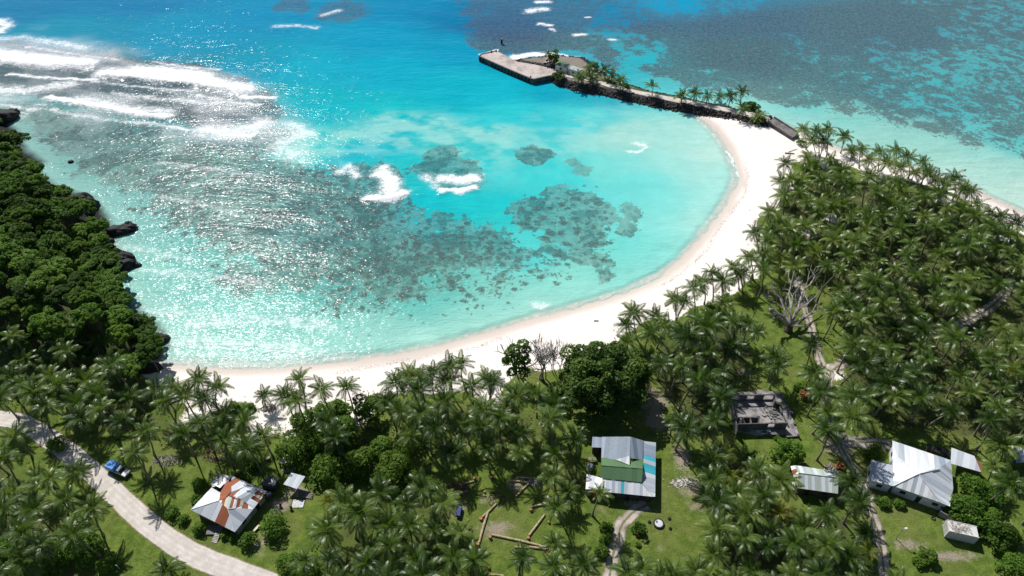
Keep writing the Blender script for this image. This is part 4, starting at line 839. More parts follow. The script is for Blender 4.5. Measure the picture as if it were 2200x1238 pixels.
# roofless ruin
h = thing('ruined_building', 'roofless grey concrete ruin on a cracked slab beside the green lane', 'ruin', gat(1640, 900)); SZ0 = G + .45
so = [zl(145, 222, SZ0), zl(440, 218, SZ0), zl(450, 190, SZ0), zl(545, 190, SZ0), zl(552, 212, SZ0), zl(720, 210, SZ0), zl(752, 330, SZ0), zl(850, 450, SZ0), zl(812, 462, SZ0), zl(885, 590, SZ0), zl(912, 705, SZ0), zl(772, 715, SZ0), zl(765, 690, SZ0), zl(440, 690, SZ0), zl(205, 640, SZ0), zl(150, 420, SZ0), zl(90, 270, SZ0)]
slab(so, G - .1, SZ0).build('floor_slab', M['ruin'], h)
def ruin_wall(a, b, hh, holes=(), th=.22, name='wall'):
    a = Vector(a[:2]); b = Vector(b[:2]); d = b - a; ln = d.length; w = MB(); x = 0
    for (f, wd, z0, z1) in holes:
        c = f * ln; w.box(((x + c - wd / 2) / 2, 0, hh / 2), (c - wd / 2 - x, th, hh)); w.box((c, 0, z0 / 2), (wd, th, z0)); 
        if z1 < hh: w.box((c, 0, (z1 + hh) / 2), (wd, th, hh - z1))
        x = c + wd / 2
    w.box(((x + ln) / 2, 0, hh / 2), (ln - x, th, hh))
    o = w.build(name, M['ruin_wall'], h); o.location = (a.x, a.y, SZ0); o.rotation_euler = (0, 0, math.atan2(d.y, d.x))
wt = SZ0 + 2.3
ruin_wall(zl(152, 254, wt), zl(655, 244, wt), 2.3, ((.13, 1.7, .8, 2.05), (.46, 1.7, .8, 2.05), (.86, 2.3, .5, 2.05)))
ruin_wall(zl(152, 262, wt), zl(235, 640, wt), 2.3, ((.3, 1.4, .8, 1.9), (.7, 1.4, .8, 1.9)))
ruin_wall(zl(238, 572, wt), zl(790, 558, wt), 2.3, ((.68, 1.5, .9, 2.1),))
ruin_wall(zl(232, 500, wt - .3), zl(470, 497, wt - .3), 2.0, ((.2, .8, 0, 1.8),)); ruin_wall(zl(370, 499, wt - .3), zl(385, 568, wt - .3), 2.0); ruin_wall(zl(285, 500, wt - .3), zl(318, 570, wt - .3), 2.0); ruin_wall(zl(468, 499, wt - .3), zl(470, 566, wt - .3), 2.0)
ruin_wall(zl(655, 244, wt), zl(652, 322, wt), 2.3); ruin_wall(zl(700, 380, SZ0 + 1), zl(725, 440, SZ0 + 1), 1.0); ruin_wall(zl(740, 470, SZ0 + .5), zl(795, 590, SZ0 + .5), .5)
for k in range(7):
    p, q = [(690, 370), (705, 255), (730, 300), (770, 335), (820, 462), (860, 575), (905, 705)][k], 0
    MB().box((0, 0, .25), (.5, .4, .5), .3 * k).build('pier_stub', M['ruin_wall'], h).location = zl(*p, SZ0)
for k, (x, y, s) in enumerate(((480, 660, 1), (520, 672, .8), (560, 655, .9))):
    o = MB().box((0, 0, .12), (1.8 * s, .7, .1), .2 * k).build('fallen_sheet', M['sh_pale'], h); o.location = zl(x, y, SZ0)
mb = MB()
for k in range(60):
    p = zl(random.gauss(600, 60), random.gauss(460, 35), SZ0); s = random.uniform(.1, .35); mb.box((p.x, p.y, SZ0 + s / 2), (s * 1.6, s, s), random.uniform(0, 3))
tag(mb.build('rubble', M['ruin'], h), kind='stuff')
local(h)

# ------------------------------------------------------------------ vehicles
def wheel(parent, x, y, r=.36, w=.24):
    wv = link('wheel', None, parent, (x, y, r))
    o = MB().tube([(0, -w / 2, 0), (0, w / 2, 0)], r, 16).build('tyre', M['black'], wv)
    MB().tube([(0, -w / 2 - .01, 0), (0, w / 2 + .01, 0)], r * .58, 12).build('rim', M['steel'], wv)
def loft(prof, yw):
    "a body pressed from a side profile (x, z), with its sides leaning in by the given half-width at each point"
    return MB().prism([(x, -w, z) for (x, z), w in zip(prof, yw)], [(x, w, z) for (x, z), w in zip(prof, yw)])
def pickup(name, label, loc, rz, paint, tarp):
    h = thing(name, label, 'pickup truck', loc, rz)
    loft([(-2.6, .45), (2.55, .45), (2.62, .62), (2.55, .95), (1.1, 1.08), (-2.6, 1.02)], [.84, .84, .84, .80, .82, .84]).build('body', M[paint], h)
    loft([(-.05, 1.05), (1.45, 1.07), (.85, 1.62), (.65, 1.70), (.05, 1.68)], [.80, .80, .68, .66, .70]).build('cab', M[paint], h)
    loft([(.92, 1.60), (1.44, 1.10), (1.48, 1.12), (.96, 1.63)], [.62, .74, .74, .62]).build('windscreen', M['glass'], h)
    for s in (-1, 1):
        MB().box((.5, s * .775, 1.34), (.8, .04, .36)).build('side_window', M['glass'], h); MB().box((2.56, s * .6, .78), (.1, .34, .18)).build('headlight', M['white_wall'], h)
        MB().box((.95, s * .92, 1.15), (.12, .18, .14)).build('mirror', M['black'], h); MB().box((-2.6, s * .7, .8), (.06, .16, .26)).build('tail_light', M['red'], h)
        for x in (-1.6, 1.6): wheel(h, x, s * .76)
    MB().box((2.62, 0, .55), (.12, 1.6, .2)).build('bumper', M['black'], h); MB().box((-2.62, 0, .55), (.1, 1.6, .18)).build('bumper', M['steel'], h)
    if tarp:
        MB().prism([(-2.85, -1.05, .95), (-.10, -1.05, .95), (-.10, 1.05, .95), (-2.85, 1.05, .95)], [(-2.8, -.95, 1.80), (-.12, -.95, 1.95), (-.12, .95, 1.95), (-2.8, .95, 1.76)]).build('cargo_cover', M['blue_tarp'], h)
        MB().box((-1.45, 0, 1.90), (2.4, .12, .10)).build('cover_ridge', M['blue_tarp'], h)
    else: MB().box((-1.6, 0, 1.0), (1.9, 1.4, .1)).build('cargo_bed', M['black'], h)
    return h
pa, pb = gat(233, 1001), gat(284, 1026)
pickup('pickup_truck', 'silver white pickup truck with a bright blue cargo cover parked on the coral road verge', (pa + pb) / 2, math.atan2((pb - pa).y, (pb - pa).x), 'car_white', True)
pa, pb = gat(1998, 968), gat(2034, 980)
pickup('pickup_truck', 'black pickup truck parked behind the white house', (pa + pb) / 2, math.atan2((pb - pa).y, (pb - pa).x), 'car_black', False)
h = thing('covered_handcart', 'dark blue covered cart at the edge of the log strewn clearing', 'cart', gat(987, 1103), R(80)); loft([(-1.1, .35), (1.1, .35), (1.0, .9), (.2, 1.15), (-1, .95)], [.5, .5, .42, .3, .42]).build('cover', M['dark_blue'], h)
for s in (-1, 1): wheel(h, 0, s * .55, .3, .12)
MB().tube([(1.0, 0, .4), (1.9, 0, .35)], .04, 6).build('handle', M['steel'], h)
h = thing('white_board', 'narrow white board leaning in the bushes at the end of the verge lawn', 'board', gat(256, 1222), R(-20)); MB().box((0, 0, .75), (.35, .08, 1.5)).build('board', M['white_wall'], h); MB().box((0, .25, .55), (.06, .5, .06)).build('brace', M['timber'], h)
h = thing('garden_planter', 'round white topped planter in a dark ring on the open lawn', 'planter', gat(1415, 1126))
mb = MB(); mb.tube([(.95 * math.cos(t), .95 * math.sin(t), .2) for t in np.linspace(0, 2 * math.pi, 19)], .22, 7, False); mb.build('ring', M['black'], h)
MB().tube([(0, 0, 0), (0, 0, .34)], [.9, .82], 18).build('white_fill', M['white_wall'], h); MB().box((-.4, .35, .42), (.35, .3, .12), .4).build('green_pot', M['sh_green'], h)
for (px, py, lb) in ((1438, 1115, 'small dark stone on the lawn above the white topped planter'), (1440, 1136, 'pair sized dark stone on the lawn beside the white topped planter'), (1395, 1122, 'tiny dark stone on the lawn near the driveway side of the planter')):
    h = thing('lawn_stone', lb, 'stone', gat(px, py)); MB().tube([(0, 0, -.05), (0, 0, .2), (0, 0, .38)], [.36, .34, .14], 8).build('stone', M['rock'], h)

# ------------------------------------------------------------------ fallen logs, stumps, litter
def felled(a, b, r, lb, g='felled palm logs'):
    A_, B_ = gat(*a), gat(*b); c = (A_ + B_) / 2; h = thing('palm_log', lb, 'log', c, 0)
    A_, B_ = A_ - c, B_ - c; z = Vector((0, 0, r * .9)); mid = (A_ + B_) / 2 + Vector((random.uniform(-.1, .1), random.uniform(-.1, .1), .03))
    MB().tube([A_ + z, mid + z, B_ + z], [r, r * .93, r * .85], 10, False).build('log', M['log'], h)
    for p, q, rr in ((A_, B_, r), (B_, A_, r * .85)):
        d = (p - q).normalized(); MB().tube([p + z - d * .02, p + z + d * .03], rr * .99, 10).build('cut_end', M['cutwood'], h)
felled((1029, 1167), (1049, 1100), .25, 'long palm log lying from the cut stump up to the crossed logs'); felled((1036, 1112), (1066, 1084), .22, 'palm log pointing from the stump to the brown husk heap')
felled((1056, 1150), (1172, 1176), .24, 'longest palm log lying across the lower clearing'); felled((1106, 1176), (1134, 1178), .2, 'short palm log piece below the longest log'); felled((1138, 1176), (1176, 1181), .22, 'reddish palm log piece ending beside the longest log')
felled((1136, 1152), (1170, 1107), .24, 'palm log slanting up to the big palm in the clearing'); felled((1142, 1090), (1176, 1084), .22, 'short palm log nearly level under the big palm in the clearing')
felled((1097, 1034), (1134, 1038), .2, 'palm log across the grey ash patch'); felled((1112, 1064), (1136, 1040), .22, 'palm log slanting below the grey ash patch'); felled((1116, 1027), (1158, 1030), .2, 'palm log along the top of the grey ash patch')
felled((996, 1040), (1018, 1035), .2, 'grey palm log on top of the brush heap'); felled((974, 1066), (1005, 1055), .18, 'grey palm log along the bottom of the brush heap'); felled((1050, 1236), (1082, 1238), .2, 'palm log at the very bottom of the clearing')
def stump(px, py, hh, r, lb):
    h = thing('tree_stump', lb, 'stump', gat(px, py)); MB().tube([(0, 0, -.1), (0, 0, hh * .4), (0, 0, hh)], [r * 1.5, r * 1.05, r], 10).build('stump_wood', M['trunk'], h); MB().tube([(0, 0, hh), (0, 0, hh + .04)], r * .96, 10).build('cut_face', M['cutwood'], h)
for s in ((1027, 1173, .9, .3, 'tall cut stump at the foot of the long log'), (1033, 1116, .5, .36, 'broad stump in a ring of chips by the crossed logs'), (1053, 1156, .6, .3, 'stump at the head of the longest log'), (1135, 1157, .5, .3, 'stump at the foot of the slanting log'), (1140, 1097, .6, .3, 'stump at the end of the short level log'),
          (1020, 1030, .6, .34, 'orange stump beside the brush heap'), (1055, 1028, .5, .26, 'small stump in the shade at the top of the clearing'), (1041, 1058, .4, .22, 'lone orange stump in the middle of the upper clearing'), (1110, 1066, .4, .26, 'stump at the low end of the log below the ash patch'), (998, 1080, .3, .36, 'flat brown stump at the edge of the clearing'), (1179, 1123, .5, .24, 'small stump under the big palm in the clearing'), (1050, 1222, .5, .3, 'stump at the bottom of the clearing by the low palms')):
    stump(*s)
def heap(name, lb, cat, px, py, rx, ry, n, mat, hh=.5, ln=(.3, 1.2)):
    h = thing(name, lb, cat, gat(px, py)); mb = MB()
    for k in range(n):
        a, q = random.uniform(0, 6.3), math.sqrt(random.random()); x, y = rx * q * math.cos(a), ry * q * math.sin(a); l = random.uniform(*ln); b = random.uniform(0, 3.14)
        z = hh * (1 - q) * random.random() + .05
        mb.tube([(x - l / 2 * math.cos(b), y - l / 2 * math.sin(b), z), (x + l / 2 * math.cos(b), y + l / 2 * math.sin(b), z + random.uniform(-.1, .2))], random.uniform(.03, .09), 4, False)
    tag(mb.build('heaped_litter', M[mat], h), kind='stuff')
heap('brush_heap', 'brown heap of brush and husks between two grey logs', 'brush heap', 984, 1050, 2.6, 1.7, 160, 'husk', .9)
heap('husk_heap', 'scattered brown husk litter at the tip of the crossed log', 'husk litter', 1068, 1074, 2.0, 1.8, 110, 'husk', .3, (.15, .5)); heap('frond_heap', 'dark heap of dead fronds at the end of the ash patch logs', 'frond heap', 1147, 1036, 1.5, .9, 80, 'deadwood', .5)
heap('husk_heap', 'brown chips around the low end of the longest log', 'husk litter', 1174, 1180, 1.0, .7, 60, 'husk', .3, (.15, .5)); heap('driftwood_heap', 'grey driftwood pile on the sand below the small lone palm', 'driftwood', 577, 878, 1.9, 1.2, 100, 'deadwood', .9)
heap('stone_heap', 'grey and brown debris bank under palms above the verge lawn', 'debris', 360, 990, 3.4, 1.4, 120, 'deadwood', .5); heap('stone_heap', 'brown coconut husk bank under palms above the rust patched house', 'debris', 462, 978, 3.0, 2.0, 220, 'husk', .6, (.2, .6))
heap('branch_heap', 'dry bare branches beside the long pale green shed', 'branches', 1786, 1008, 1.7, 1.2, 90, 'deadwood', 1.0); heap('wash_heap', 'pale junk pile below the cream topped hut', 'junk', 620, 1010, 1.5, .6, 50, 'cloth', .5, (.2, .5))
heap('husk_heap', 'reddish husk ring around a palm foot in the clearing', 'husk litter', 1178, 1070, .9, .6, 60, 'husk', .3, (.2, .5)); heap('stone_heap', 'small ring of brown stones on the lawn beside the patchwork roofed house', 'stones', 1238, 1038, .8, .6, 50, 'husk', .4, (.2, .4))
heap('branch_heap', 'bare branches leaning above the container roof end', 'branches', 2045, 1122, 1.6, .8, 60, 'deadwood', 1.4)
mb = MB()
for k in range(170):
    p = gat(random.gauss(1468, 14), random.gauss(1038, 4.5)); s = random.uniform(.08, .26); mb.box((p.x, p.y, p.z + s * .3), (s * 1.5, s, s), random.uniform(0, 3))
for k in range(70):
    p = gat(random.gauss(1465, 12), random.gauss(985, 14)); s = random.uniform(.06, .16); mb.box((p.x, p.y, p.z + s * .2), (s * 1.5, s, s * .6), random.uniform(0, 3))
tag(mb.build('coral_rubble', M['rubble']), kind='stuff')
def driftlog(a, b, r, lb):
    A_, B_ = gat(*a), gat(*b); c = (A_ + B_) / 2; z = Vector((0, 0, r * .7)); tag(MB().tube([A_ - c + z, z * 1.1, B_ - c + z], [r, r * .85, r * .6], 8).build('driftwood_log', M['deadwood']), lb, 'log').location = c
driftlog((1276, 690), (1286, 690), .2, 'small dark log lying alone on the middle of the beach'); driftlog((1686, 330), (1706, 331), .3, 'long dark driftwood log on the sand near the bridge'); driftlog((1694, 327), (1712, 321), .14, 'thin driftwood pole on the sand above the long log'); driftlog((484, 771), (490, 770), .3, 'dark log awash just off the beach')
# ------------------------------------------------------------------ causeway, pier, bridge
far_e = [(1103, 131), (1150, 124), (1200, 120), (1255, 126), (1284, 150), (1308, 166), (1340, 180), (1400, 198), (1470, 212), (1540, 227), (1610, 242), (1660, 254)]
near_e = [(1650, 268), (1580, 254), (1500, 238), (1400, 221), (1310, 201), (1240, 189), (1203, 178), (1188, 164), (1186, 150), (1120, 140)]
cw = ATN(far_e + near_e, 1.0)
CX0, CX1 = cw[:, 0].min() - 6, cw[:, 0].max() + 6; CY0, CY1 = cw[:, 1].min() - 6, cw[:, 1].max() + 6; CS = 0.6
cxs, cys = np.arange(CX0, CX1, CS), np.arange(CY0, CY1, CS); CXX, CYY = np.meshgrid(cxs, cys)
cd = sdf(cw, CXX, CYY) + (fbm(CXX, CYY, 0.3, 3, 111) - 0.5) * 1.2
CZ = np.clip(1.0 + cd * 0.62, -2.5, 2.1) + np.where(cd < 2.2, (fbm(CXX, CYY, 0.9, 3, 113) - 0.5) * 0.9, (fbm(CXX, CYY, 0.3, 2, 115) - .5) * .25)
_h0 = hgt
def hgt(x, y):
    z = _h0(x, y)
    fx, fy = (x - CX0) / CS, (y - CY0) / CS
    if 0 <= fx < len(cxs) - 1 and 0 <= fy < len(cys) - 1: z = max(z, float(CZ[int(fy + .5) if fy + .5 < len(cys) else int(fy), int(fx + .5) if fx + .5 < len(cxs) else int(fx)]))
    return z
def causeway_mat():
    m, nt, b = newmat('causeway fill'); v = pos(nt); nB = noise(nt, v, 0.4, 5, .65); nC = noise(nt, v, 1.7, 5, .7)
    t = math_(nt, 'ADD', attr(nt, 'crest'), math_(nt, 'MULTIPLY', math_(nt, 'SUBTRACT', nC, .5), .8))
    top = mixc(nt, mrange(nt, nB, .50, .66), (0.060, 0.105, 0.020), (0.30, 0.25, 0.20)); rk = mixc(nt, nC, (0.02, 0.02, 0.02), (0.075, 0.07, 0.066))
    top = mixc(nt, attr(nt, 'bare'), top, mixc(nt, nC, (0.13, 0.11, 0.10), (0.33, 0.28, 0.25)))
    c = mixc(nt, mrange(nt, t, .4, .7), rk, top); L(nt, c, b.inputs['Base Color']); b.inputs['Roughness'].default_value = .95
    return m
cme = gridmesh('causeway', cxs, cys, CZ, causeway_mat()); fattr(cme, 'crest', sstep(1.2, 3.2, cd)); fattr(cme, 'bare', sstep(at(1300, 160).x, at(1240, 150).x, CXX) * 0.9); tag(link('causeway', cme), kind='structure')
road('pier_road', [(1196, 157), (1224, 164), (1264, 171), (1309, 184), (1370, 199), (1400, 205), (1440, 213), (1510, 226), (1580, 240), (1654, 257)], 3.6, M['road'], .16, hgt)
mb = MB(); ico = None
import bmesh
def icov(sub=1):
    bm = bmesh.new(); bmesh.ops.create_icosphere(bm, subdivisions=sub, radius=1.0); bm.verts.ensure_lookup_table()
    V = np.array([v.co[:] for v in bm.verts]); F = np.array([[v.index for v in f.verts] for f in bm.faces]); bm.free(); return V, F
IV, IF = icov(1); BV, BF = [], []; nb = 0
edge = cw; tries = 0
while nb < 3200 and tries < 60000:
    tries += 1; i = random.randrange(len(edge)); a, b = edge[i], edge[(i + 1) % len(edge)]
    if i == len(edge) - 1 or i == len(far_e) - 1: continue
    if random.random() > np.linalg.norm(b - a) / 22: continue
    t = random.random(); p = a + (b - a) * t + np.array([random.gauss(0, 1.0), random.gauss(0, 1.0)])
    z = hgt(*p)
    if z < -0.6 or z > 1.95: continue
    s = random.uniform(.2, .46); sc = np.array([s * random.uniform(.7, 1.3), s * random.uniform(.7, 1.3), s * random.uniform(.6, 1)])
    BV.append(IV * (1 + rng.uniform(-.22, .22, (len(IV), 1))) * sc + [p[0], p[1], z + s * .15]); BF.append(IF + nb * len(IV)); nb += 1
tag(link('rock_armour', mesh_np('rock_armour', np.concatenate(BV), np.concatenate(BF), M['boulder'])), kind='stuff')

h = thing('pier', 'pale concrete pier platform at the end of the rock causeway', 'pier', at(1130, 145, 0)); ZP = 2.1
pp = [zp(*q, ZP) for q in ((1029, 121), (1034, 117), (1066, 109.5), (1090, 121), (1112, 133), (1150, 139), (1192, 149), (1196, 157), (1190, 162), (1176, 164), (1147, 170.5), (1140, 169), (1090, 148))]
slab(pp, -1.5, ZP).build('deck', M['pier'], h)
def edge_strip(name, idx, off, w, z0, z1, mat):
    for i in range(len(idx) - 1):
        a, b = pp[idx[i]], pp[idx[i + 1]]; d = (b - a).normalized(); n_ = Vector((d.y, -d.x, 0)); c = sum(pp, Vector()) / len(pp)
        if n_.dot(c - a) > 0: n_ = -n_
        q = [a + n_ * off, b + n_ * off, b + n_ * (off - w), a + n_ * (off - w)]; slab(q, z0, z1).build(name, mat, h)
ring = [8, 9, 10, 11, 12, 0, 1, 2]
edge_strip('sea_wall', ring, .16, .14, -1.6, ZP - .25, M['pier_wall']); edge_strip('kerb', ring, .22, .5, ZP + .004, ZP + .24, M['concrete'])
a, b = pp[0], pp[11]
for k in range(16):
    if k in (2, 3): continue
    p = a + (b - a) * ((k + .5) / 16); d = (b - a).normalized(); n_ = Vector((d.y, -d.x, 0)); n_ = n_ if n_.y < 0 else -n_
    f = MB().box((0, 0, 0), (.38, .4, 2.2), math.atan2(d.y, d.x)).build('fender', M['black'], h); f.location = p + n_ * .4 + Vector((0, 0, -1.15))
for k, q in enumerate(((1066, 111), (1056, 113), (1140, 167))): MB().tube([(0, 0, 0), (0, 0, .7)], [.35, .25], 9).build('bollard', M['black'], h).location = zp(*q, ZP)
local(h)
def z8(x, y, z): return zp(1000 + x / 5.5, 60 + y / 5.5, z)
h = thing('green_roofed_store', 'small store with a green roof on the pier end', 'building', at(1208, 146, 2)); rf = link('roof', None, h); e = 2 + 2.6
q0, q1, q2, q3, k0, k1 = z8(1052, 432, e), z8(1112, 385, e), z8(1236, 425, e), z8(1196, 476, e), z8(1105, 412, e + 1.1), z8(1190, 432, e + 1.1)
sheets(rf, [q0, q1, k0], (q0, q1), 2, 'sh_green'); sheets(rf, [q1, q2, k1, k0], (q1, q2), 4, 'sh_green'); sheets(rf, [q2, q3, k1], (q2, q3), 2, 'sh_palegreen'); sheets(rf, [q3, q0, k0, k1], (q3, q0), 4, ['sh_green', 'sh_palegreen', 'sh_green'])
wall_ring(h, inset([q0, q1, q2, q3], .35), 1.9, e - .1, M['white_wall'], .15); local(h)
h = thing('white_roofed_store', 'small store with a pale white roof beside the green roofed store', 'building', at(1236, 156, 2)); rf = link('roof', None, h)
q0, q1, q2, q3 = z8(1208, 474, e), z8(1262, 448, e), z8(1394, 490, e), z8(1334, 526, e); k0, k1 = z8(1234, 456, e + .6), z8(1362, 500, e + .6)
sheets(rf, [q0, q3, k1, k0], (q0, q3), 5, ['sh_palegreen', 'sh_pale']); sheets(rf, [q1, q2, k1, k0], (q1, q2), 5, ['sh_palegreen']); wall_ring(h, inset([q0, q1, q2, q3], .3), 1.9, e - .1, M['white_wall'], .15); local(h)
h = thing('concrete_block', 'broken pale concrete slabs on the rocks beside the green roofed store', 'concrete slabs', at(1170, 133, 2))
for k in range(6): o = MB().box((0, 0, .3), (1.6, 1.1, .4), .5 * k).build('broken_slab', M['pier'], h); o.location = (random.uniform(-2.5, 2.5), random.uniform(-1.5, 1.5), .0)
h = thing('beacon_post', 'dark beacon post with a pale forked top standing in the sea beyond the pier', 'beacon', at(1078, 99, -1)); MB().tube([(0, 0, -1), (0, 0, 2.9)], [.5, .42], 10).build('post', M['black'], h); MB().tube([(0, 0, 2.9), (0, 0, 3.3)], .6, 10).build('platform', M['concrete'], h)
for s in (-1, 1): MB().box((s * .35, 0, 3.75), (.18, .3, 1.0)).build('fork_arm', M['pier'], h).rotation_euler = (0, s * .12, 0)
h = thing('mooring_piles', 'pair of dark piles in the water below the causeway palms', 'pile', at(1236, 199, 0))
for s in (-.5, .4): MB().tube([(s, 0, -1.5), (s, 0, 1.4 + s * .4)], .2, 8).build('pile', M['black'], h)

h = thing('bridge', 'low grey slab bridge linking the beach to the causeway', 'bridge', at(1682, 280, 2)); ZB = 2.15
n0, n1, f0, f1 = zp(1650, 262, ZB), zp(1703, 297, ZB), zp(1663, 253, ZB), zp(1715, 286, ZB)
for k in range(13):
    a, b = k / 13, (k + .94) / 13; z0 = ZB - .22 + random.uniform(-.03, .03)
    slab([n0.lerp(n1, a), n0.lerp(n1, b), f0.lerp(f1, b), f0.lerp(f1, a)], z0, z0 + .22).build('plank', M['concrete'], h)
for p, q in ((n0, n1), (f0, f1)):
    d = (q - p).normalized(); s = Vector((-d.y, d.x, 0)) * .2
    slab([p + s, q + s, q - s, p - s], ZB + .02, ZB + .5).build('parapet', M['timber'], h); slab([p + s * .6, q + s * .6, q - s * .6, p - s * .6], ZB - .75, ZB - .25).build('girder', M['ruin_wall'], h)
for t in (0.02, .33, .66, .98):
    c = n0.lerp(n1, t).lerp(f0.lerp(f1, t), .5); d = (n1 - n0); MB().box((0, 0, 0), (.7, (f0 - n0).length * .95, 2.4), math.atan2(d.y, d.x)).build('pier_support', M['ruin_wall'], h).location = (c.x, c.y, ZB - 1.5)
slab([n0 + Vector((0, -.6, 0)), n1 + Vector((0, -.6, 0)), n1, n0], -.2, 1.25).build('retaining_wall', M['ruin_wall'], h)
local(h)

# ------------------------------------------------------------------ coastal rocks
IV3, IF3 = icov(4)
def rock(px, py, rx, ry, hz, rz, lb, sink=.25):
    p = at(px, py, 0); s = random.random() * 50
    d = 1 + .55 * (fbm(IV3[:, 0] + s, IV3[:, 1] + IV3[:, 2] * .7, 1.3, 3, 3) - .5) + .4 * (fbm(IV3[:, 0] + IV3[:, 2] + s, IV3[:, 1], 4, 3, 7) - .5)
    V = IV3 * d[:, None] * [rx, ry, hz]; V[:, 2] = np.where(V[:, 2] > 0, np.floor(V[:, 2] * 2.2) / 2.2 * .5 + V[:, 2] * .5, V[:, 2])
    o = link('coastal_rock', mesh_np('coastal_rock', V, IF3, M['rock'])); o.location = (p.x, p.y, hz * .15); o.rotation_euler = (0, 0, rz); tag(o, lb, 'rock', 'black rocks along the headland')
for r_ in ((8, 258, 5.2, 4, 3.6, .2, 'black rock with a green top off the far headland'), (28, 246, 2.4, 1.8, 2.2, 1, 'black knob of rock on the far side of the green topped rock'), (66, 358, 3.0, 1.7, 1.4, .1, 'low black rock under the far headland bushes'), (58, 349, 1.8, 1.2, 1.4, .7, 'small black rock touching the low far headland rock'), (153, 348, 1.0, .8, .7, .2, 'tiny black rock alone in the reef water'), (90, 386, .8, .7, .6, .2, 'tiny black rock close to the headland bushes'),
           (189, 444, 3.6, 3.2, 4.4, .2, 'tall rounded black rock by the two headland palms'), (192, 458, 1.6, 2.2, 2.0, .6, 'black rock tucked under the tall rounded rock'), (258, 498, 5.6, 2.0, 2.2, .30, 'long black rock ledge reaching into the bay'), (280, 489, 1.8, 1.4, 2.0, .3, 'knobbed end of the long black ledge'), (252, 562, 4.6, 3.0, 3.4, .1, 'broad black rock by the little white cove'), (270, 575, 3.8, 1.9, 2.2, .35, 'pointed black rock in front of the broad black rock'), (290, 572, 1.8, 1.0, 1.0, .1, 'low black rock tip pointing at the bay'),
           (328, 733, 3.8, 2.0, 2.0, .1, 'black rock at the corner where the bay beach starts'), (345, 733, 2.2, 1.4, 1.5, .6, 'smaller black rock on the sea side of the beach corner'), (330, 750, 1.4, 1.0, .9, .2, 'black stone at the foot of the beach corner rocks'), (316, 796, 3.4, 1.8, 1.7, .15, 'black rock standing on the white sand'), (98, 398, 1.6, 1.2, 1.2, .4, 'black rock at the waterline under the leaning headland palms'), (232, 522, 2.0, 1.3, 1.3, .5, 'black rock on the upper side of the little white cove'), (238, 604, 1.8, 1.2, 1.2, .2, 'black rock below the shaded cove'), (262, 640, 1.6, 1.2, 1.1, .9, 'black rock under the headland trees below the shaded cove'), (300, 690, 2.2, 1.4, 1.4, .3, 'black rock under the trees on the way to the beach corner'), (318, 712, 1.8, 1.4, 1.3, .8, 'black rock just above the beach corner rocks'), (322, 768, 1.6, 1.1, 1.0, .2, 'black rock between the beach corner and the sand rock'), (336, 758, .9, .7, .6, .2, 'small black stone on the wet sand')):
    rock(*r_)

# ------------------------------------------------------------------ coconut palms
def frond_geo(e0, bend, seed, npair=15, dry=False):
    r = np.random.default_rng(seed); ns = 11; s = np.linspace(0, 1, ns); ang = e0 - bend * s ** 1.25
    P = np.zeros((ns, 3)); 
    for i in range(1, ns): P[i] = P[i - 1] + np.array([math.cos(ang[i - 1]), 0, math.sin(ang[i - 1])]) / (ns - 1)
    P[:, 1] = (r.uniform(-.10, .10)) * s ** 2
    V, F, A = [], [], []
    def q(*p, a=(.5,) * 4):
        b = len(V); V.extend([tuple(x) for x in p]); A.extend(a); F.append((b, b + 1, b + 2, b + 3))
    for i in range(0, ns - 1, 2):
        w0, w1 = .016 * (1 - s[i]) + .004, .016 * (1 - s[min(i + 2, ns - 1)]) + .004; y = np.array([0, 1, 0]); q(P[i] - y * w0, P[i] + y * w0, P[min(i + 2, ns - 1)] + y * w1, P[min(i + 2, ns - 1)] - y * w1, a=(.95,) * 4)
    base = r.uniform(.2, .5)
    for k in range(npair):
        t = .10 + .88 * (k + .5) / npair; i = min(int(t * (ns - 1)), ns - 2); f = t * (ns - 1) - i; p = P[i] * (1 - f) + P[i + 1] * f
        T = P[i + 1] - P[i]; T /= np.linalg.norm(T); Nn = np.array([-T[2], 0, T[0]])
        ln = .275 * math.sin(math.pi * (.16 + .80 * t)) ** .8 * r.uniform(.88, 1.1); phi = R(72 - 40 * t)
        for sd in (-1, 1):
            dr = r.uniform(.12, .42) if not dry else r.uniform(.8, 1.3); D = T * math.cos(phi) + np.array([0, sd, 0]) * math.sin(phi); mid = p + D * ln * .5 + Nn * .02; tip = p + D * ln - np.array([0, 0, 1]) * ln * dr
            w = .034; a0 = base + r.uniform(-.15, .2); q(p - T * w * .6, mid - T * w, tip, mid + T * w, a=(a0, a0, a0 + .25, a0))
    return np.array(V), np.array(F), np.clip(np.array(A), 0, 1)
CLS = [(R(80), .45), (R(58), .95), (R(38), 1.15), (R(18), 1.15), (R(-4), 1.0), (R(-30), .75)]
FG = [[frond_geo(e, b, 10 * c + k) for k in range(2)] for c, (e, b) in enumerate(CLS)]
DG = frond_geo(R(-58), .45, 333, 10, True)
def geo_mesh(name, g, mat):
    me = mesh_np(name, g[0], g[1], mat); fattr(me, 'leaf', g[2]); return me
FM = [[geo_mesh('frond', g, M['frond']) for g in row] for row in FG]
FMY = [[geo_mesh('frond', g, M['frond_yellow']) for g in row] for row in FG]
DM = geo_mesh('dry_frond', DG, M['frond_dry'])
def crown_plan(r, counts=(2, 3, 4, 5, 4, 2)):
    out = []; az = r.uniform(0, 6.28)
    for c, n in enumerate(counts):
        for k in range(n):
            az += 2.39996; out.append((az + r.uniform(-.2, .2), c, int(r.integers(2)), r.uniform(.86, 1.08) * (.80 if c == 0 else 1.0), r.uniform(-.25, .25)))
    return out
def frond_mat(az, sc, roll): return Matrix.Rotation(az, 4, 'Z') @ Matrix.Rotation(roll, 4, 'X') @ Matrix.Scale(sc, 4)
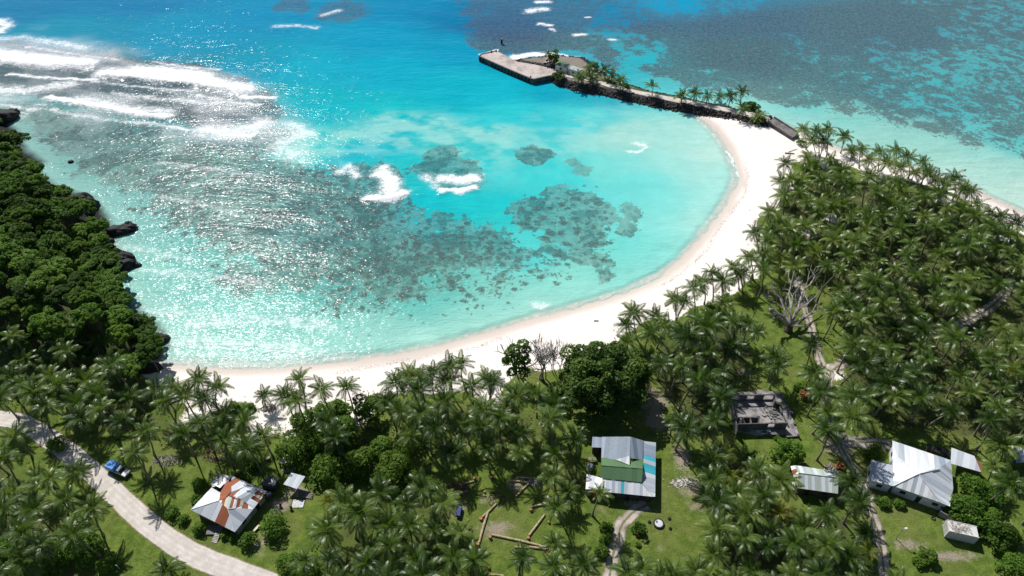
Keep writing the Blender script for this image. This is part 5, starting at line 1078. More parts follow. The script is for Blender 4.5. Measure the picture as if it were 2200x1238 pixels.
PLANS = [crown_plan(np.random.default_rng(900 + i), ((2, 3, 4, 5, 4, 2), (2, 4, 4, 4, 3, 3), (1, 3, 5, 5, 4, 3), (2, 3, 4, 4, 3, 1), (2, 4, 5, 5, 3, 2), (1, 3, 4, 5, 5, 3))[i % 6]) for i in range(6)]
def crown_geo(plan, dry=1):
    VV, FF, AA = [], [], []; n = 0
    for az, c, k, sc, roll in plan:
        g = FG[c][k]; m = np.array(frond_mat(az, sc, roll)); v = g[0] @ m[:3, :3].T; VV.append(v); FF.append(g[1] + n); AA.append(np.clip(g[2] + random.uniform(-.12, .12), 0, 1)); n += len(v)
    return np.concatenate(VV), np.concatenate(FF), np.concatenate(AA)
CG = [crown_geo(p) for p in PLANS]; CM = [geo_mesh('crown', g, M['frond']) for g in CG]; CMY = [geo_mesh('crown', g, M['frond_yellow']) for g in CG[:2]]
def trunk_geo(top, r0=.19, r1=.12, bend=None, n=7):
    top = np.asarray(top, float); b = np.zeros(3) if bend is None else np.asarray(bend); m = 6; V = []
    for i in range(m + 1):
        t = i / m; p = top * t + b * math.sin(math.pi * t) * 1.0; rr = r0 + (r1 - r0) * t + (.14 * max(0, 1 - t * 6))
        for j in range(n): a = 2 * math.pi * j / n; V.append((p[0] + rr * math.cos(a), p[1] + rr * math.sin(a), p[2] - (.3 if i == 0 else 0)))
    F = [(i * n + j, i * n + (j + 1) % n, (i + 1) * n + (j + 1) % n, (i + 1) * n + j) for i in range(m) for j in range(n)]
    return np.array(V), np.array(F)

palms = []   # base, top offset, size, yellow, bonus
def add_palm(px, py, base=None, H=None, Lf=None, yellow=False, bonus=0.0):
    if base is not None:
        b = gat(*base); best = min((((at(px, py, b.z + hh).xy - b.xy).length + (0 if H is None else .3 * abs(hh - H)), hh) for hh in np.arange(2.0, 14.1, .25)), key=lambda q: q[0]); hh = best[1]; top = at(px, py, b.z + hh)
    else:
        hh = H or random.uniform(8.0, 10.5); g = G
        for _ in range(4):
            top = at(px, py, g + hh); q = top.xy + Vector((0, 0)); g = hgt(q.x, q.y)
        ln = random.uniform(0, 1.5) if hh > 5 else .3; a = random.uniform(0, 6.3); bx, by = top.x + ln * math.cos(a), top.y + ln * math.sin(a); b = Vector((bx, by, max(hgt(bx, by), .3)))
    palms.append([b, top - b, Lf or random.uniform(3.3, 4.2), yellow, bonus])
E = add_palm
# along the beach
for q in ((337, 838), (352, 862), (375, 834), (398, 852), (640, 862), (690, 835), (745, 833), (612, 850), (850, 822), (905, 812), (930, 800), (1012, 828), (830, 862), (1060, 822), (958, 822)): E(*q, bonus=60)
for a, b in (((425, 815), (434, 880)), ((466, 832), (470, 880)), ((645, 816), (658, 890)), ((880, 808), (892, 850)), ((966, 788), (972, 850)), ((990, 783), (1000, 836)), ((1045, 812), (1052, 858))): E(*a, base=b, bonus=60)
E(568, 850, base=(573, 876), Lf=2.9, bonus=60)
for a, b in (((1360, 672), (1368, 728)), ((1410, 680), (1412, 728)), ((1450, 643), (1453, 690)), ((1490, 620), (1494, 668)), ((1509, 606), (1513, 654)), ((1529, 587), (1532, 648)), ((1552, 604), (1550, 656)), ((1575, 574), (1588, 622)), ((1592, 588), (1596, 628)), ((1622, 500), (1630, 540)), ((1612, 555), (1618, 600))): E(*a, base=b, bonus=60)
for q in ((1345, 700), (1400, 715), (1430, 700), (1350, 735), (1470, 650), (1640, 545), (1650, 520), (1662, 500), (1640, 580)): E(*q, bonus=40)
# causeway
for a, b in (((1245, 165), (1243, 180)), ((1270, 163), (1268, 178)), ((1299, 150), (1300, 168)), ((1266, 148), (1266, 166)), ((1315, 160), (1314, 176)), ((1334, 173), (1333, 192)), ((1400, 186), (1401, 205)), ((1465, 204), (1464, 222)), ((1493, 199), (1490, 218)), ((1520, 205), (1518, 222)), ((1545, 208), (1543, 225)), ((1569, 205), (1565, 230)), ((1593, 199), (1590, 228)), ((1595, 232), (1593, 252)), ((1628, 252), (1624, 262)), ((1178, 118), (1180, 136))): E(*a, base=b, Lf=random.uniform(3.2, 4.0), bonus=200)
# tip and seaward edge of the far grove
for a, b in (((1726, 279), (1732, 322)), ((1755, 283), (1760, 335)), ((1780, 278), (1776, 338)), ((1815, 294), (1806, 330)), ((1786, 345), (1778, 380)), ((1688, 352), (1702, 400)), ((1680, 390), (1682, 432)), ((1745, 305), (1752, 345)), ((1770, 306), (1758, 348)), ((1850, 320), (1846, 362)), ((1888, 328), (1886, 368)), ((1924, 323), (1920, 372)), ((1950, 338), (1952, 384)), ((1982, 350), (1980, 396)), ((2010, 385), (2008, 424)), ((2050, 383), (2046, 430)), ((2085, 412), (2082, 458)), ((2125, 458), (2118, 492)), ((2150, 468), (2150, 504)), ((2184, 478), (2186, 520))): E(*a, base=b, bonus=60)
for q in ((1700, 385), (1720, 395), (1735, 340), (1868, 345), (1905, 350), (1935, 360), (1965, 372), (1830, 325), (1992, 372), (2030, 398), (2068, 405), (2100, 440)): E(*q, bonus=20)
# clearing, lawns, lane
for q in ((1118, 973), (1049, 964), (1191, 973), (1187, 1024), (1198, 1090), (1191, 1170), (1122, 1199), (1191, 1218), (1256, 1213), (1020, 1202), (987, 1144), (1238, 941)): E(*q, H=random.uniform(6.5, 8.0), Lf=random.uniform(3.0, 3.6), bonus=80)
E(1290, 1062, base=(1272, 1108), Lf=2.8, bonus=90); E(1856, 1146, H=4, Lf=2.7, bonus=80); E(1222, 1055, H=4.5, Lf=2.8, bonus=80)
for q in ((1670, 785), (1745, 740), (1665, 765), (1750, 800), (1764, 842), (1778, 886), (1778, 925), (1829, 1036), (1846, 1080), (1774, 1104), (1110, 852), (1152, 848), (1188, 872), (1092, 872)): E(*q, bonus=60)
for a, b in (((1465, 785), (1440, 850)), ((1500, 815), (1458, 880)), ((1452, 905), (1440, 935)), ((1535, 905), (1528, 960)), ((1475, 910), (1470, 950))): E(*a, base=b, bonus=50)
for q in ((1380, 1222), (1445, 1235), (1350, 1232), (1490, 1228), (1415, 1250)): E(*q, H=5.5, bonus=70)
# by the coral road
E(165, 1015, base=(150, 1060), bonus=80); E(199, 1092, base=(222, 1150), bonus=80); E(288, 972, base=(322, 1030), bonus=80); E(260, 905, bonus=60); E(215, 880, bonus=50); E(310, 930, bonus=50); E(30, 935, bonus=70); E(108, 1030, bonus=70); E(70, 1095, bonus=70); E(90, 1170, bonus=70); E(140, 1075, bonus=70); E(28, 1060, bonus=60); E(50, 1140, bonus=60); E(360, 1225, H=3.0, bonus=80); E(10, 985, bonus=60)
E(530, 960, bonus=50); E(565, 935, bonus=50); E(480, 890, bonus=50); E(430, 910, bonus=50); E(395, 930, bonus=50); E(525, 905, bonus=50); E(720, 940, bonus=50); E(700, 905, bonus=50)
# yellowing palms
E(1675, 1100, H=6, Lf=3.0, yellow=True, bonus=150); E(1865, 1185, H=4, Lf=2.6, yellow=True, bonus=150); E(1570, 1025, H=5, Lf=2.6, yellow=True, bonus=120); E(1560, 975, H=5, Lf=2.6, yellow=True, bonus=120); E(705, 1075, H=3, Lf=2.2, yellow=True, bonus=150)
# the groves
def inpoly(poly, x, y): return sdf(poly, np.array([x]), np.array([y]))[0] > 0
spacing = {'right': 4.4, 'middle': 4.3, 'lower': 4.2, 'clearing': 4.3, 'band': 4.5, 'west': 5.0, 'corner': 4.7, 'thicket': 14.0, 'edge': 5.4}
gaps = [(2105, 672, 6), (1478, 0, 0), (1420, 880, 8), (1770, 790, 6), (1740, 700, 5), (1745, 560, 5), (1790, 470, 4), (1760, 385, 5), (1745, 425, 4), (1720, 640, 9), (2140, 640, 6), (1960, 480, 3), (1900, 720, 3), (1625, 800, 8), (1600, 850, 5), (1660, 760, 4), (1640, 900, 9), (1960, 930, 8), (1880, 918, 6), (2045, 935, 7)]
gapw = [(at(a, b, 9).xy, r) for a, b, r in gaps if r]
for k, pxs in grove_px.items():
    poly = ATN(pxs, 11.0); lo, hi = poly.min(0), poly.max(0); dmin = spacing[k]; pts = [np.array((p[0] + p[1])[:2]) for p in palms]; fails = 0
    while fails < 400:
        q = np.array([random.uniform(lo[0], hi[0]), random.uniform(lo[1], hi[1])])
        if not inpoly(poly, *q) or any((Vector(q) - g_).length < r for g_, r in gapw) or (pts and np.min(np.sum((np.array(pts) - q) ** 2, 1)) < (dmin * random.uniform(.85, 1.2)) ** 2): fails += 1; continue
        fails = 0; pts.append(q); g = hgt(*q)
        H = random.uniform(6.0, 11.8) if k not in ('lower', 'clearing') else random.uniform(5.0, 8.5)
        a = random.uniform(0, 6.3); ln = random.uniform(0, 2.6); b = Vector((q[0] + ln * math.cos(a), q[1] + ln * math.sin(a), 0)); b.z = hgt(b.x, b.y)
        if b.z < .6: continue
        palms.append([b, Vector((q[0], q[1], g + H)) - b, random.choice((random.uniform(2.6, 3.6), random.uniform(3.4, 4.4), random.uniform(4.0, 5.0))), random.random() < .006, 0])
print('palms', len(palms))
def pscore(p):
    t = p[0] + p[1]; d = (t - Vector((0, 0, CAMH))).length; px, py = px_of(t)
    return (-9999 if not (-40 < px < 2240 and -30 < py < 1275) else 0) + p[4] - d
palms.sort(key=pscore, reverse=True)
palms = [p for p in palms if pscore(p) > -5000]
NPART, NIND = 130, 296
lm = {'the rust patched house': (485, 1070), 'the patchwork roofed house': (1340, 1010), 'the concrete ruin': (1640, 890), 'the white house': (1960, 1015), 'the long pale shed': (1750, 1030), 'the shipping container': (2060, 1145),
      'the bleached dead tree': (1700, 660), 'the blue covered pickup': (253, 1013), 'the huge spreading tree': (1300, 830), 'the tall grey bare tree': (1175, 765), 'the driftwood pile': (577, 878), 'the slab bridge': (1682, 280),
      'the pier stores': (1222, 152), 'the longest palm log': (1115, 1165), 'the brush heap': (984, 1050), 'the white topped planter': (1415, 1126), 'the yard lamp post': (1930, 1150), 'the rusty lean-to': (2075, 990), 'the square zinc shed': (633, 1033),
      'the fork in the dirt lane': (1785, 800), 'the far dirt lane': (2110, 675), 'the sand rock at the beach end': (316, 790), 'the first bend of the coral road': (45, 905), 'the beach tip shrub': (1735, 360), 'the dark blue cart': (987, 1100), 'the cream topped hut': (618, 998), 'the steps of the rusty house': (470, 1150),
      'the husk bank': (462, 978), 'the causeway dark bush': (1612, 225), 'the leaning clearing palm': (1272, 1108), 'the gravel drive': (1850, 950), 'the coral rubble patch': (1465, 1035)}
ORD = ['nearest', 'second', 'third', 'fourth', 'fifth', 'sixth', 'seventh', 'eighth', 'ninth', 'tenth', 'eleventh', 'twelfth', 'thirteenth', 'fourteenth']; DIRS = ['right of', 'upper right of', 'above', 'upper left of', 'left of', 'lower left of', 'below', 'lower right of']
info = []
for i, p in enumerate(palms[:NIND]):
    px, py = px_of(p[0] + p[1]); cand = sorted((math.hypot(px - a, py - b), n_) for n_, (a, b) in lm.items())[:2]; info.append((cand[0][0], i, cand, px, py))
used, LAB = {}, {}
for d_, i, cand, px, py in sorted(info):
    for dist, n_ in cand:
        a, b = lm[n_]; k = int(round(math.atan2(b - py, px - a) / (math.pi / 4))) % 8; c = used.get((n_, k), 0)
        if c < 14:
            used[(n_, k)] = c + 1; p = palms[i]; look = 'yellowing' if p[3] else ('short' if p[1].z < 6.5 else 'tall' if p[1].z > 9.3 else 'green')
            LAB[i] = f"{look} coconut palm, {ORD[c]} palm {DIRS[k]} {n_}"; break
SV2 = [[], [], []]; TV2 = [[], []]; no = nt_ = 0
for i, (b, top, Lf, yel, bonus) in enumerate(palms):
    r = random.Random(i); bend = Vector((r.uniform(-.5, .5), r.uniform(-.5, .5), 0)) * (top.z / 10) - Vector((top.x, top.y, 0)) * .12
    tone = r.uniform(.62, 1.25)
    tv, tf = trunk_geo(top, .17 + .004 * top.z, .115, bend)
    if i < NIND:
        h = thing('coconut_palm', LAB.get(i, 'green coconut palm deep in the dense grove between the dirt lanes'), 'palm tree', b, 0, 'coconut palms around the bay')
        link('trunk', mesh_np('trunk', tv, tf, M['trunk'], True), h)
        if i < NPART:
            fm = FMY if yel else FM; rz = r.uniform(0, 6.28); tl = Vector((r.uniform(-.32, .32), r.uniform(-.32, .32), 1)).normalized(); tq = tl.to_track_quat('Z', 'Y').to_matrix().to_4x4()
            for az, c, k, sc, roll in crown_plan(np.random.default_rng(i + 5000), ((2, 3, 4, 5, 4, 2), (2, 4, 4, 4, 3, 3), (1, 3, 5, 5, 4, 3), (2, 3, 4, 4, 3, 1), (1, 2, 3, 4, 3, 2), (2, 3, 5, 4, 1, 0), (1, 3, 4, 5, 4, 4))[i % 7]):
                o = link('frond', fm[c][k], h); o.color = (tone, tone, tone, 1); o.matrix_local = Matrix.Translation(top) @ tq @ frond_mat(az, sc * Lf, roll)
            if r.random() < .55:
                for _ in range(r.randint(1, 2)): o = link('dry_frond', DM, h); o.matrix_local = Matrix.Translation(top) @ frond_mat(r.uniform(0, 6.3), Lf * .8, 0)
        else:
            o = link('crown', CMY[i % 2] if yel else CM[i % 6], h); o.color = (tone, tone, tone, 1); o.location = top; o.rotation_euler = (r.uniform(-.15, .15), r.uniform(-.15, .15), r.uniform(0, 6.28)); o.scale = (Lf,) * 3
    else:
        g = CG[i % 6]; m = np.array(Euler((r.uniform(-.15, .15), r.uniform(-.15, .15), r.uniform(0, 6.28))).to_matrix()) * Lf; v = g[0] @ m.T + np.array(b + top)
        SV2[0].append(v); SV2[1].append(g[1] + no); SV2[2].append(np.clip(g[2] * .75 + r.uniform(-.12, .42), 0, 1)); no += len(v); TV2[0].append(tv + np.array(b)); TV2[1].append(tf + nt_); nt_ += len(tv)
if no:
    V = np.concatenate(SV2[0] + TV2[0]); F = np.concatenate(SV2[1] + [f + no for f in TV2[1]]); nf = sum(len(f) for f in SV2[1])
    me = mesh_np('palm_grove', V, F, [M['frond'], M['trunk']], False, np.r_[np.zeros(nf, int), np.ones(len(F) - nf, int)]); fattr(me, 'leaf', np.r_[np.concatenate(SV2[2]), np.zeros(nt_)])
    tag(link('palm_grove', me), kind='stuff')

# ------------------------------------------------------------------ broadleaf trees and shrubs
def leaves_geo(lobes, nleaf, size, r, up=.75):
    "many small leaf faces on and inside a set of lobes (x, y, z, radius)"
    lb = np.array(lobes); w = lb[:, 3] ** 2; idx = r.choice(len(lb), nleaf, p=w / w.sum()); d = r.normal(size=(nleaf, 3)); d[:, 2] = np.where(d[:, 2] < -.25, -d[:, 2] * .8, d[:, 2]); d /= np.linalg.norm(d, axis=1)[:, None]
    P = lb[idx, :3] + d * (lb[idx, 3] * (r.uniform(.55, 1.06, nleaf) ** .6))[:, None] * np.array([1, 1, .82])
    n = d * .60 + r.normal(size=(nleaf, 3)) * .50 + np.array([0, 0, up]); n /= np.linalg.norm(n, axis=1)[:, None]
    t = np.cross(n, r.normal(size=(nleaf, 3))); t /= np.linalg.norm(t, axis=1)[:, None]; bb = np.cross(n, t); s = (size * r.uniform(.6, 1.35, nleaf))[:, None]
    V = np.stack([P - t * s * .62, P - bb * s * .34, P + t * s * .62 - n * s * .12, P + bb * s * .34], 1).reshape(-1, 3)
    la = np.clip(r.uniform(.1, .75, len(lb))[idx] + r.uniform(-.22, .22, nleaf), 0, 1)
    return V, np.arange(4 * nleaf).reshape(-1, 4), np.repeat(la, 4)
def dome_lobes(r, rx, ry, hz, n, rl, z0=.35):
    out = []
    for i in range(n):
        u = (i + .5) / n; th = i * 2.39996 + r.uniform(-.4, .4); el = math.asin(min(1, max(0, 1 - u * 1.05))) 
        k = r.uniform(.62, 1.16); out.append((rx * k * math.cos(el) * math.cos(th), ry * k * math.cos(el) * math.sin(th), hz * (z0 + (1 - z0) * math.sin(el) * k) + r.uniform(-.06, .06) * hz, rl * r.uniform(.72, 1.25)))
    return out
def crown_of(name, lobes, nleaf, size, mat, seed, core=True):
    r = np.random.default_rng(seed); V, F, A = leaves_geo(lobes, nleaf, size, r); me = mesh_np(name, V, F, M[mat]); fattr(me, 'leaf', A); return me
def limbs(mb, r, p, d, ln, rad, depth, spread=.6, taper=.68, n=6, minr=.02):
    pts = [p]; q = p.copy(); dd = d.copy()
    for i in range(3):
        dd = (dd + Vector((r.uniform(-1, 1), r.uniform(-1, 1), r.uniform(-.4, .8))) * .22).normalized(); q = q + dd * ln / 3; pts.append(q.copy())
    mb.tube(pts, [rad, rad * .9, rad * .82, rad * .72], n if depth > 1 else 4, False)
    if depth:
        for k in range(2 + (r.random() < .55)):
            nd = (dd + Vector((r.uniform(-1, 1), r.uniform(-1, 1), r.uniform(-.5, .7))) * spread).normalized(); limbs(mb, r, pts[-1 if k < 2 else -2], nd, ln * r.uniform(.6, .85), max(minr, rad * taper), depth - 1, spread, taper, n, minr)
rr = np.random.default_rng(77)
TREE = [crown_of('crown', dome_lobes(rr, rr.uniform(3.0, 4.1), rr.uniform(2.8, 3.9), rr.uniform(2.4, 3.8), 27, 1.0), 3000, .60, m_, 300 + i) for i, m_ in enumerate(('leaf_dark', 'leaf_mid', 'leaf_dark', 'leaf_mid', 'leaf_dark', 'leaf_bright'))]
def tree_trunk(hh, seed, rad=.25):
    r = random.Random(seed); mb = MB(); limbs(mb, r, Vector((0, 0, -.4)), Vector((0, 0, 1)), hh * .6, rad, 2, .7); return mb.mesh('trunk', M['bark'])
TRK = [tree_trunk(5, s) for s in range(3)]
def tree(name, lb, p, hh, s, k, group=None, rz=None):
    t = thing(name, lb, 'tree', p, random.uniform(0, 6.28) if rz is None else rz, group); o = link('trunk', TRK[k % 3], t); o.scale = (s, s, hh / 5.0)
    o = link('crown', TREE[k], t); o.color = (random.uniform(.65, 1.25), 1, 1, 1); o.location = (0, 0, hh - 1.6 * s); o.scale = (s, s * random.uniform(.85, 1.15), s * random.uniform(.8, 1.1)); return t
canopy_px = [(-60, 240), (12, 268), (36, 310), (56, 350), (84, 372), (116, 400), (150, 412), (175, 440), (208, 458), (232, 480), (236, 515), (226, 555), (222, 595), (244, 615), (276, 650), (304, 682), (316, 735), (300, 778), (255, 770), (190, 740), (100, 715), (-60, 700)]
can = ATN(canopy_px, 12.0); lo, hi = can.min(0), can.max(0); pts = []; fails = 0
while fails < 500:
    q = np.array([random.uniform(lo[0], hi[0]), random.uniform(lo[1], hi[1])])
    if not inpoly(can, *q) or (pts and np.min(np.sum((np.array(pts) - q) ** 2, 1)) < (4.3 * random.uniform(.9, 1.2)) ** 2): fails += 1; continue
    fails = 0; pts.append(q)
pts.sort(key=lambda q: q[1]); print('headland trees', len(pts))
hl = {'the green topped rock': (12, 250), 'the tall rounded black rock': (189, 430), 'the long black ledge': (255, 492), 'the broad black rock': (250, 555), 'the beach corner rocks': (330, 725), 'the sand rock': (316, 786), 'the low far rock': (65, 355), 'the open water of the reef': (150, 347), 'the headland grove palms': (90, 760)}
hu = {}; hinf = []
for i, q in enumerate(pts):
    x, y = px_of((q[0], q[1], 12)); d_, n_ = min((math.hypot(x - a, y - b), n_) for n_, (a, b) in hl.items()); hinf.append((d_, i, n_, x, y))
hlab = {}
for d_, i, n_, x, y in sorted(hinf):
    a, b = hl[n_]; k = int(round(math.atan2(b - y, x - a) / (math.pi / 4))) % 8; c = hu.get((n_, k), 0); hu[(n_, k)] = c + 1
    hlab[i] = f"dense headland tree, {ORD[c]} tree {DIRS[k]} {n_}" if c < 14 else 'dense dark headland tree in the middle of the canopy'
for i, q in enumerate(pts):
    z = max(hgt(*q), .5); hh = max(5.0, min(13.0, 12.5 - z * .35 + random.uniform(-1.5, 1.5))); x, y = px_of((q[0], q[1], 12))
    if hgt(*q) < 2.5: hh = random.uniform(5.5, 8.5)
    tree('broadleaf_tree', hlab[i], (q[0], q[1], z), hh, random.uniform(.80, 1.15), random.choice((0, 1, 2, 3, 4, 1, 3) if i % 7 else (5, 5, 1)), 'broadleaf trees on the headland')
for a, b in (((152, 408), (154, 438)), ((180, 402), (182, 425)), ((106, 392), (106, 415)), ((228, 615), (230, 640))):
    pass
def shrub(name, lb, px, py, rad, hh, mat, n=700, size=.42, cat='shrub', group=None):
    p = gat(px, py); r = np.random.default_rng(int(px * 7 + py)); t = thing(name, lb, cat, p, 0, group)
    link('foliage', crown_of('foliage', dome_lobes(r, rad * .75, rad * .7, hh * .8, 11, rad * .42, .25), n, size, mat, int(px + py)), t)
    mb = MB(); rd = random.Random(int(px)); [limbs(mb, rd, Vector((0, 0, -.1)), Vector((rd.uniform(-.4, .4), rd.uniform(-.4, .4), 1)).normalized(), hh * .5, .06, 1) for _ in range(3)]; link('stem', mb.mesh('stem', M['bark']), t)
for a in ((640, 985, 4.6, 6, 'leaf_bright', 2200, 'wide mid green tree over the cream topped hut'), (690, 960, 4.6, 7, 'leaf_bright', 2200, 'mid green tree between the hut and the beach palms'), (740, 945, 4.2, 7, 'leaf_mid', 2000, 'mid green tree at the middle of the thicket'), (795, 900, 3.6, 8, 'leaf_bright', 1800, 'tall bright tree at the beach edge of the thicket'), (770, 1010, 4.0, 5, 'leaf_bright', 2000, 'bright lime green bush mass in the thicket'), (850, 1020, 4.2, 5.5, 'leaf_dark', 2000, 'dark glossy round tree right of the lime green bush'),
          (705, 1020, 4.0, 5, 'leaf_bright', 1900, 'green tree above the yellowing small palm'), (660, 920, 3.6, 5, 'leaf_mid', 1700, 'green tree at the sand edge by the beach palms'), (735, 895, 3.0, 6, 'leaf_bright', 1500, 'narrow green tree under the two beach palms'), (900, 1035, 3.0, 3, 'leaf_bright', 1200, 'low bright creeper mound by the brush heap'), (880, 960, 3.6, 4, 'leaf_bright', 1500, 'bright creeper mound between the palms'), (820, 975, 3.2, 4.5, 'leaf_bright', 1400, 'green bush behind the dark glossy tree'),
          (590, 1135, 3.0, 4, 'leaf_mid', 1400, 'round olive bush by the pale yellow bench'), (622, 1222, 2.6, 3.5, 'leaf_bright', 1200, 'bright round bush at the bottom below the palm grove'), (665, 1222, 2.4, 3.5, 'leaf_bright', 1100, 'second bright bush at the bottom below the palm grove'), (1690, 985, 3.2, 5.5, 'leaf_mid', 1500, 'green tree in front of the concrete ruin'), (2100, 1070, 4.0, 5, 'leaf_mid', 1900, 'green tree beside the white house end'), (2062, 1108, 4.2, 5, 'leaf_mid', 2000, 'green tree over the block tank'),
          (2140, 1165, 3.6, 4.5, 'leaf_dark', 1700, 'dark green tree just past the container'), (2120, 1130, 2.6, 4, 'leaf_mid', 1200, 'green bush between the container and the white house tree'), (2170, 1222, 3.0, 4, 'leaf_mid', 1400, 'green bush at the bottom corner below the container'), (1990, 1200, 2.0, 2.6, 'leaf_bright', 900, 'olive round bush on the brown path'), (1975, 1210, 1.4, 1.8, 'leaf_bright', 600, 'small olive bush leaning on the round path bush'), (180, 1190, 4.0, 5, 'leaf_mid', 1900, 'green tree at the lower end of the roadside thicket'), (120, 1215, 4.0, 5, 'leaf_mid', 1900, 'green tree in the roadside thicket by the bottom edge'), (235, 1222, 2.4, 3, 'leaf_mid', 1000, 'green bush by the white board'),
          (60, 1225, 3.4, 4, 'leaf_bright', 1400, 'bright leafy bush at the bottom corner of the thicket'), (20, 1200, 3.4, 5, 'leaf_mid', 1400, 'green tree at the edge of the roadside thicket'), (125, 960, 2.2, 2.4, 'leaf_mid', 900, 'low bush on the road side of the thicket'), (1303, 1138, 1.3, 2.2, 'leaf_dark', 500, 'dark shrub beside the driveway nearest the patchwork house'), (1300, 1162, 1.3, 2, 'leaf_dark', 500, 'dark shrub in the middle of the driveway row'), (1294, 1192, 1.5, 2.4, 'leaf_dark', 600, 'dark shrub at the low end of the driveway row'), (1372, 1140, 1.5, 2.2, 'leaf_dark', 600, 'dark shrub across the driveway near the planter'), (1371, 1150, .5, .5, 'leaf_red', 160, 'tiny brownish shrub below the planter side shrub'), (1370, 1171, .6, .7, 'leaf_mid', 200, 'tiny green shrub along the lawn by the drive'), (1368, 1195, .8, 1, 'leaf_mid', 260, 'small shrub on the lawn above the bottom palms'),
          (1893, 1083, 1.5, 1.5, 'leaf_mid', 600, 'leafy shrub in front of the white house near the lane'), (1932, 1086, 1.4, 1.4, 'leaf_mid', 560, 'leafy shrub in front of the white house near its door'), (1868, 985, 1.8, 2.8, 'leaf_dark', 800, 'dark shrub at the grey roofed wing of the white house'), (1880, 970, 1.4, 2.2, 'leaf_mid', 600, 'green shrub between the drive and the white house wing'), (372, 1105, 1.5, 2, 'leaf_mid', 600, 'spiky shrub alone on the lawn by the coral road'), (432, 1045, 1.6, 2.2, 'leaf_mid', 700, 'green shrub at the roof corner of the rust patched house'), (425, 1080, 1.4, 2, 'leaf_mid', 600, 'green shrub along the wall facing the pickup'), (430, 1140, 1.6, 2.2, 'leaf_bright', 700, 'yellow green shrub by the porch steps'), (395, 1120, 1.2, 1.6, 'leaf_mid', 500, 'green shrub on the road side of the porch'), (500, 1155, 1.2, 1.2, 'leaf_mid', 500, 'low hedge bush below the rust patched house'), (485, 1150, 1.1, 1.2, 'leaf_mid', 460, 'low hedge bush right by the steps'),
          (535, 1165, 2.0, 3, 'leaf_mid', 800, 'leafy shrub on the lawn corner by the road'), (520, 1035, 1.8, 2.6, 'leaf_dark', 800, 'dark spiky shrub behind the rust patched house'), (545, 1005, 1.6, 2.2, 'leaf_dark', 700, 'dark shrub behind the cream crate lawn'), (1735, 372, 3.6, 5, 'leaf_mid', 1500, 'rounded shrub tree at the tip of the far grove'), (1720, 312, 1.6, 2.4, 'leaf_bright', 600, 'bright bush at the beach end of the bridge'), (1612, 240, 3.2, 5, 'leaf_dark', 1500, 'dark dense tree at the bridge end of the causeway'), (1200, 168, 2.7, 2.8, 'leaf_dark', 1300, 'dark tree in front of the pier stores'), (1190, 133, 2.4, 5.4, 'leaf_mid', 1200, 'dark upright tree behind the green roofed store'), (1275, 152, 3.0, 4.2, 'leaf_dark', 1200, 'dark tree beyond the white roofed store'), (1345, 188, 1.4, 1.8, 'leaf_mid', 500, 'small bush on the sea side of the causeway'), (1540, 215, 1.0, 1.2, 'leaf_mid', 350, 'small low bush among the causeway palms'), (1636, 262, 1.6, 2, 'leaf_bright', 600, 'bright bush beside the slab bridge'),
          (1730, 855, 1.4, 2.4, 'leaf_red', 600, 'orange leaved shrub by the lane above the ruin'), (1720, 835, 1.6, 2.2, 'leaf_mid', 650, 'green shrub beside the orange leaved shrub'), (1802, 1005, 1.0, 1.6, 'leaf_red', 420, 'small orange shrub by the dry branches'), (1671, 945, .8, .9, 'leaf_bright', 300, 'small bright plant growing out of the ruin'), (1672, 877, .9, 1, 'leaf_bright', 300, 'bright plant inside the ruin walls'), (505, 878, 1.6, 1.3, 'leaf_mid', 600, 'low beach bush below the pair of tall beach palms'), (535, 880, 1.6, 1.3, 'leaf_mid', 600, 'low beach bush nearest the driftwood pile'), (690, 880, 1.6, 1.5, 'leaf_mid', 600, 'low beach bush behind the four beach palms'), (1562, 640, 1.2, 1.2, 'leaf_mid', 400, 'low bush along the top of the beach'), (1525, 658, 1.2, 1.2, 'leaf_mid', 400, 'low bush under the row of beach palms'), (2160, 1000, 2.2, 3, 'leaf_bright', 800, 'olive bush in front of the open shed')):
    nm = 'tree' if a[3] > 4.4 else 'shrub'; shrub('leafy_tree' if nm == 'tree' else 'leafy_shrub', a[6], a[0], a[1], a[2], a[3], a[4], a[5], .50 if a[3] > 4.4 else .36, nm)

# the huge spreading tree, the thin tree on the beach, bare trees
p = gat(1300, 905); h = thing('spreading_tree', 'huge dark spreading tree behind the patchwork roofed house', 'tree', p)
r = np.random.default_rng(5); lb = dome_lobes(r, 9.8, 8.4, 12.0, 84, 2.1, .30); c0 = at(1300, 800, G + 9) - p
lb = [(x + c0.x * 1.0, y + c0.y * 1.0, z + .5, q) for x, y, z, q in lb]
me = crown_of('crown', lb, 19000, .62, 'leaf_tree', 11); link('crown', me, h); mb = MB()
for k in range(6): limbs(mb, random.Random(40 + k), Vector((c0.x * .6, c0.y * .6, -.3)), Vector((random.uniform(-.7, .7), random.uniform(-.7, .7), 1)).normalized(), 4.0, .45, 3, .6)
mb.build('trunk', M['bark'], h)
p = gat(1120, 812); h = thing('beach_tree', 'open crowned green tree with bare limbs at the back of the beach', 'tree', p); r = np.random.default_rng(8); mb = MB(); lb = []
for (dx, dy, z, q) in ((-3.4, 1, 5.0, 1.3), (-3.0, 1.5, 7.5, 1.2), (-1.8, 1, 9.2, 1.5), (0.3, 1.5, 10.6, 1.4), (1.2, 1, 9.2, 1.1), (-1.2, 0, 6.6, 1.7), (.2, 0, 8.0, 1.5), (-.5, -.5, 4.6, 1.6), (-2.2, -1, 3.2, 1.4), (.8, -1, 3.2, 1.5), (-3.8, .5, 6.0, .9), (1.0, 0, 6.2, 1.2)): lb.append((dx, dy, z, q))
link('crown', crown_of('crown', lb, 2300, .52, 'leaf_mid', 21), h)
for k in range(3): limbs(mb, random.Random(60 + k), Vector((k * .4 - .6, 0, -.3)), Vector((-.3 + .25 * k, .1, 1)).normalized(), 4.5, .24, 3, .5)
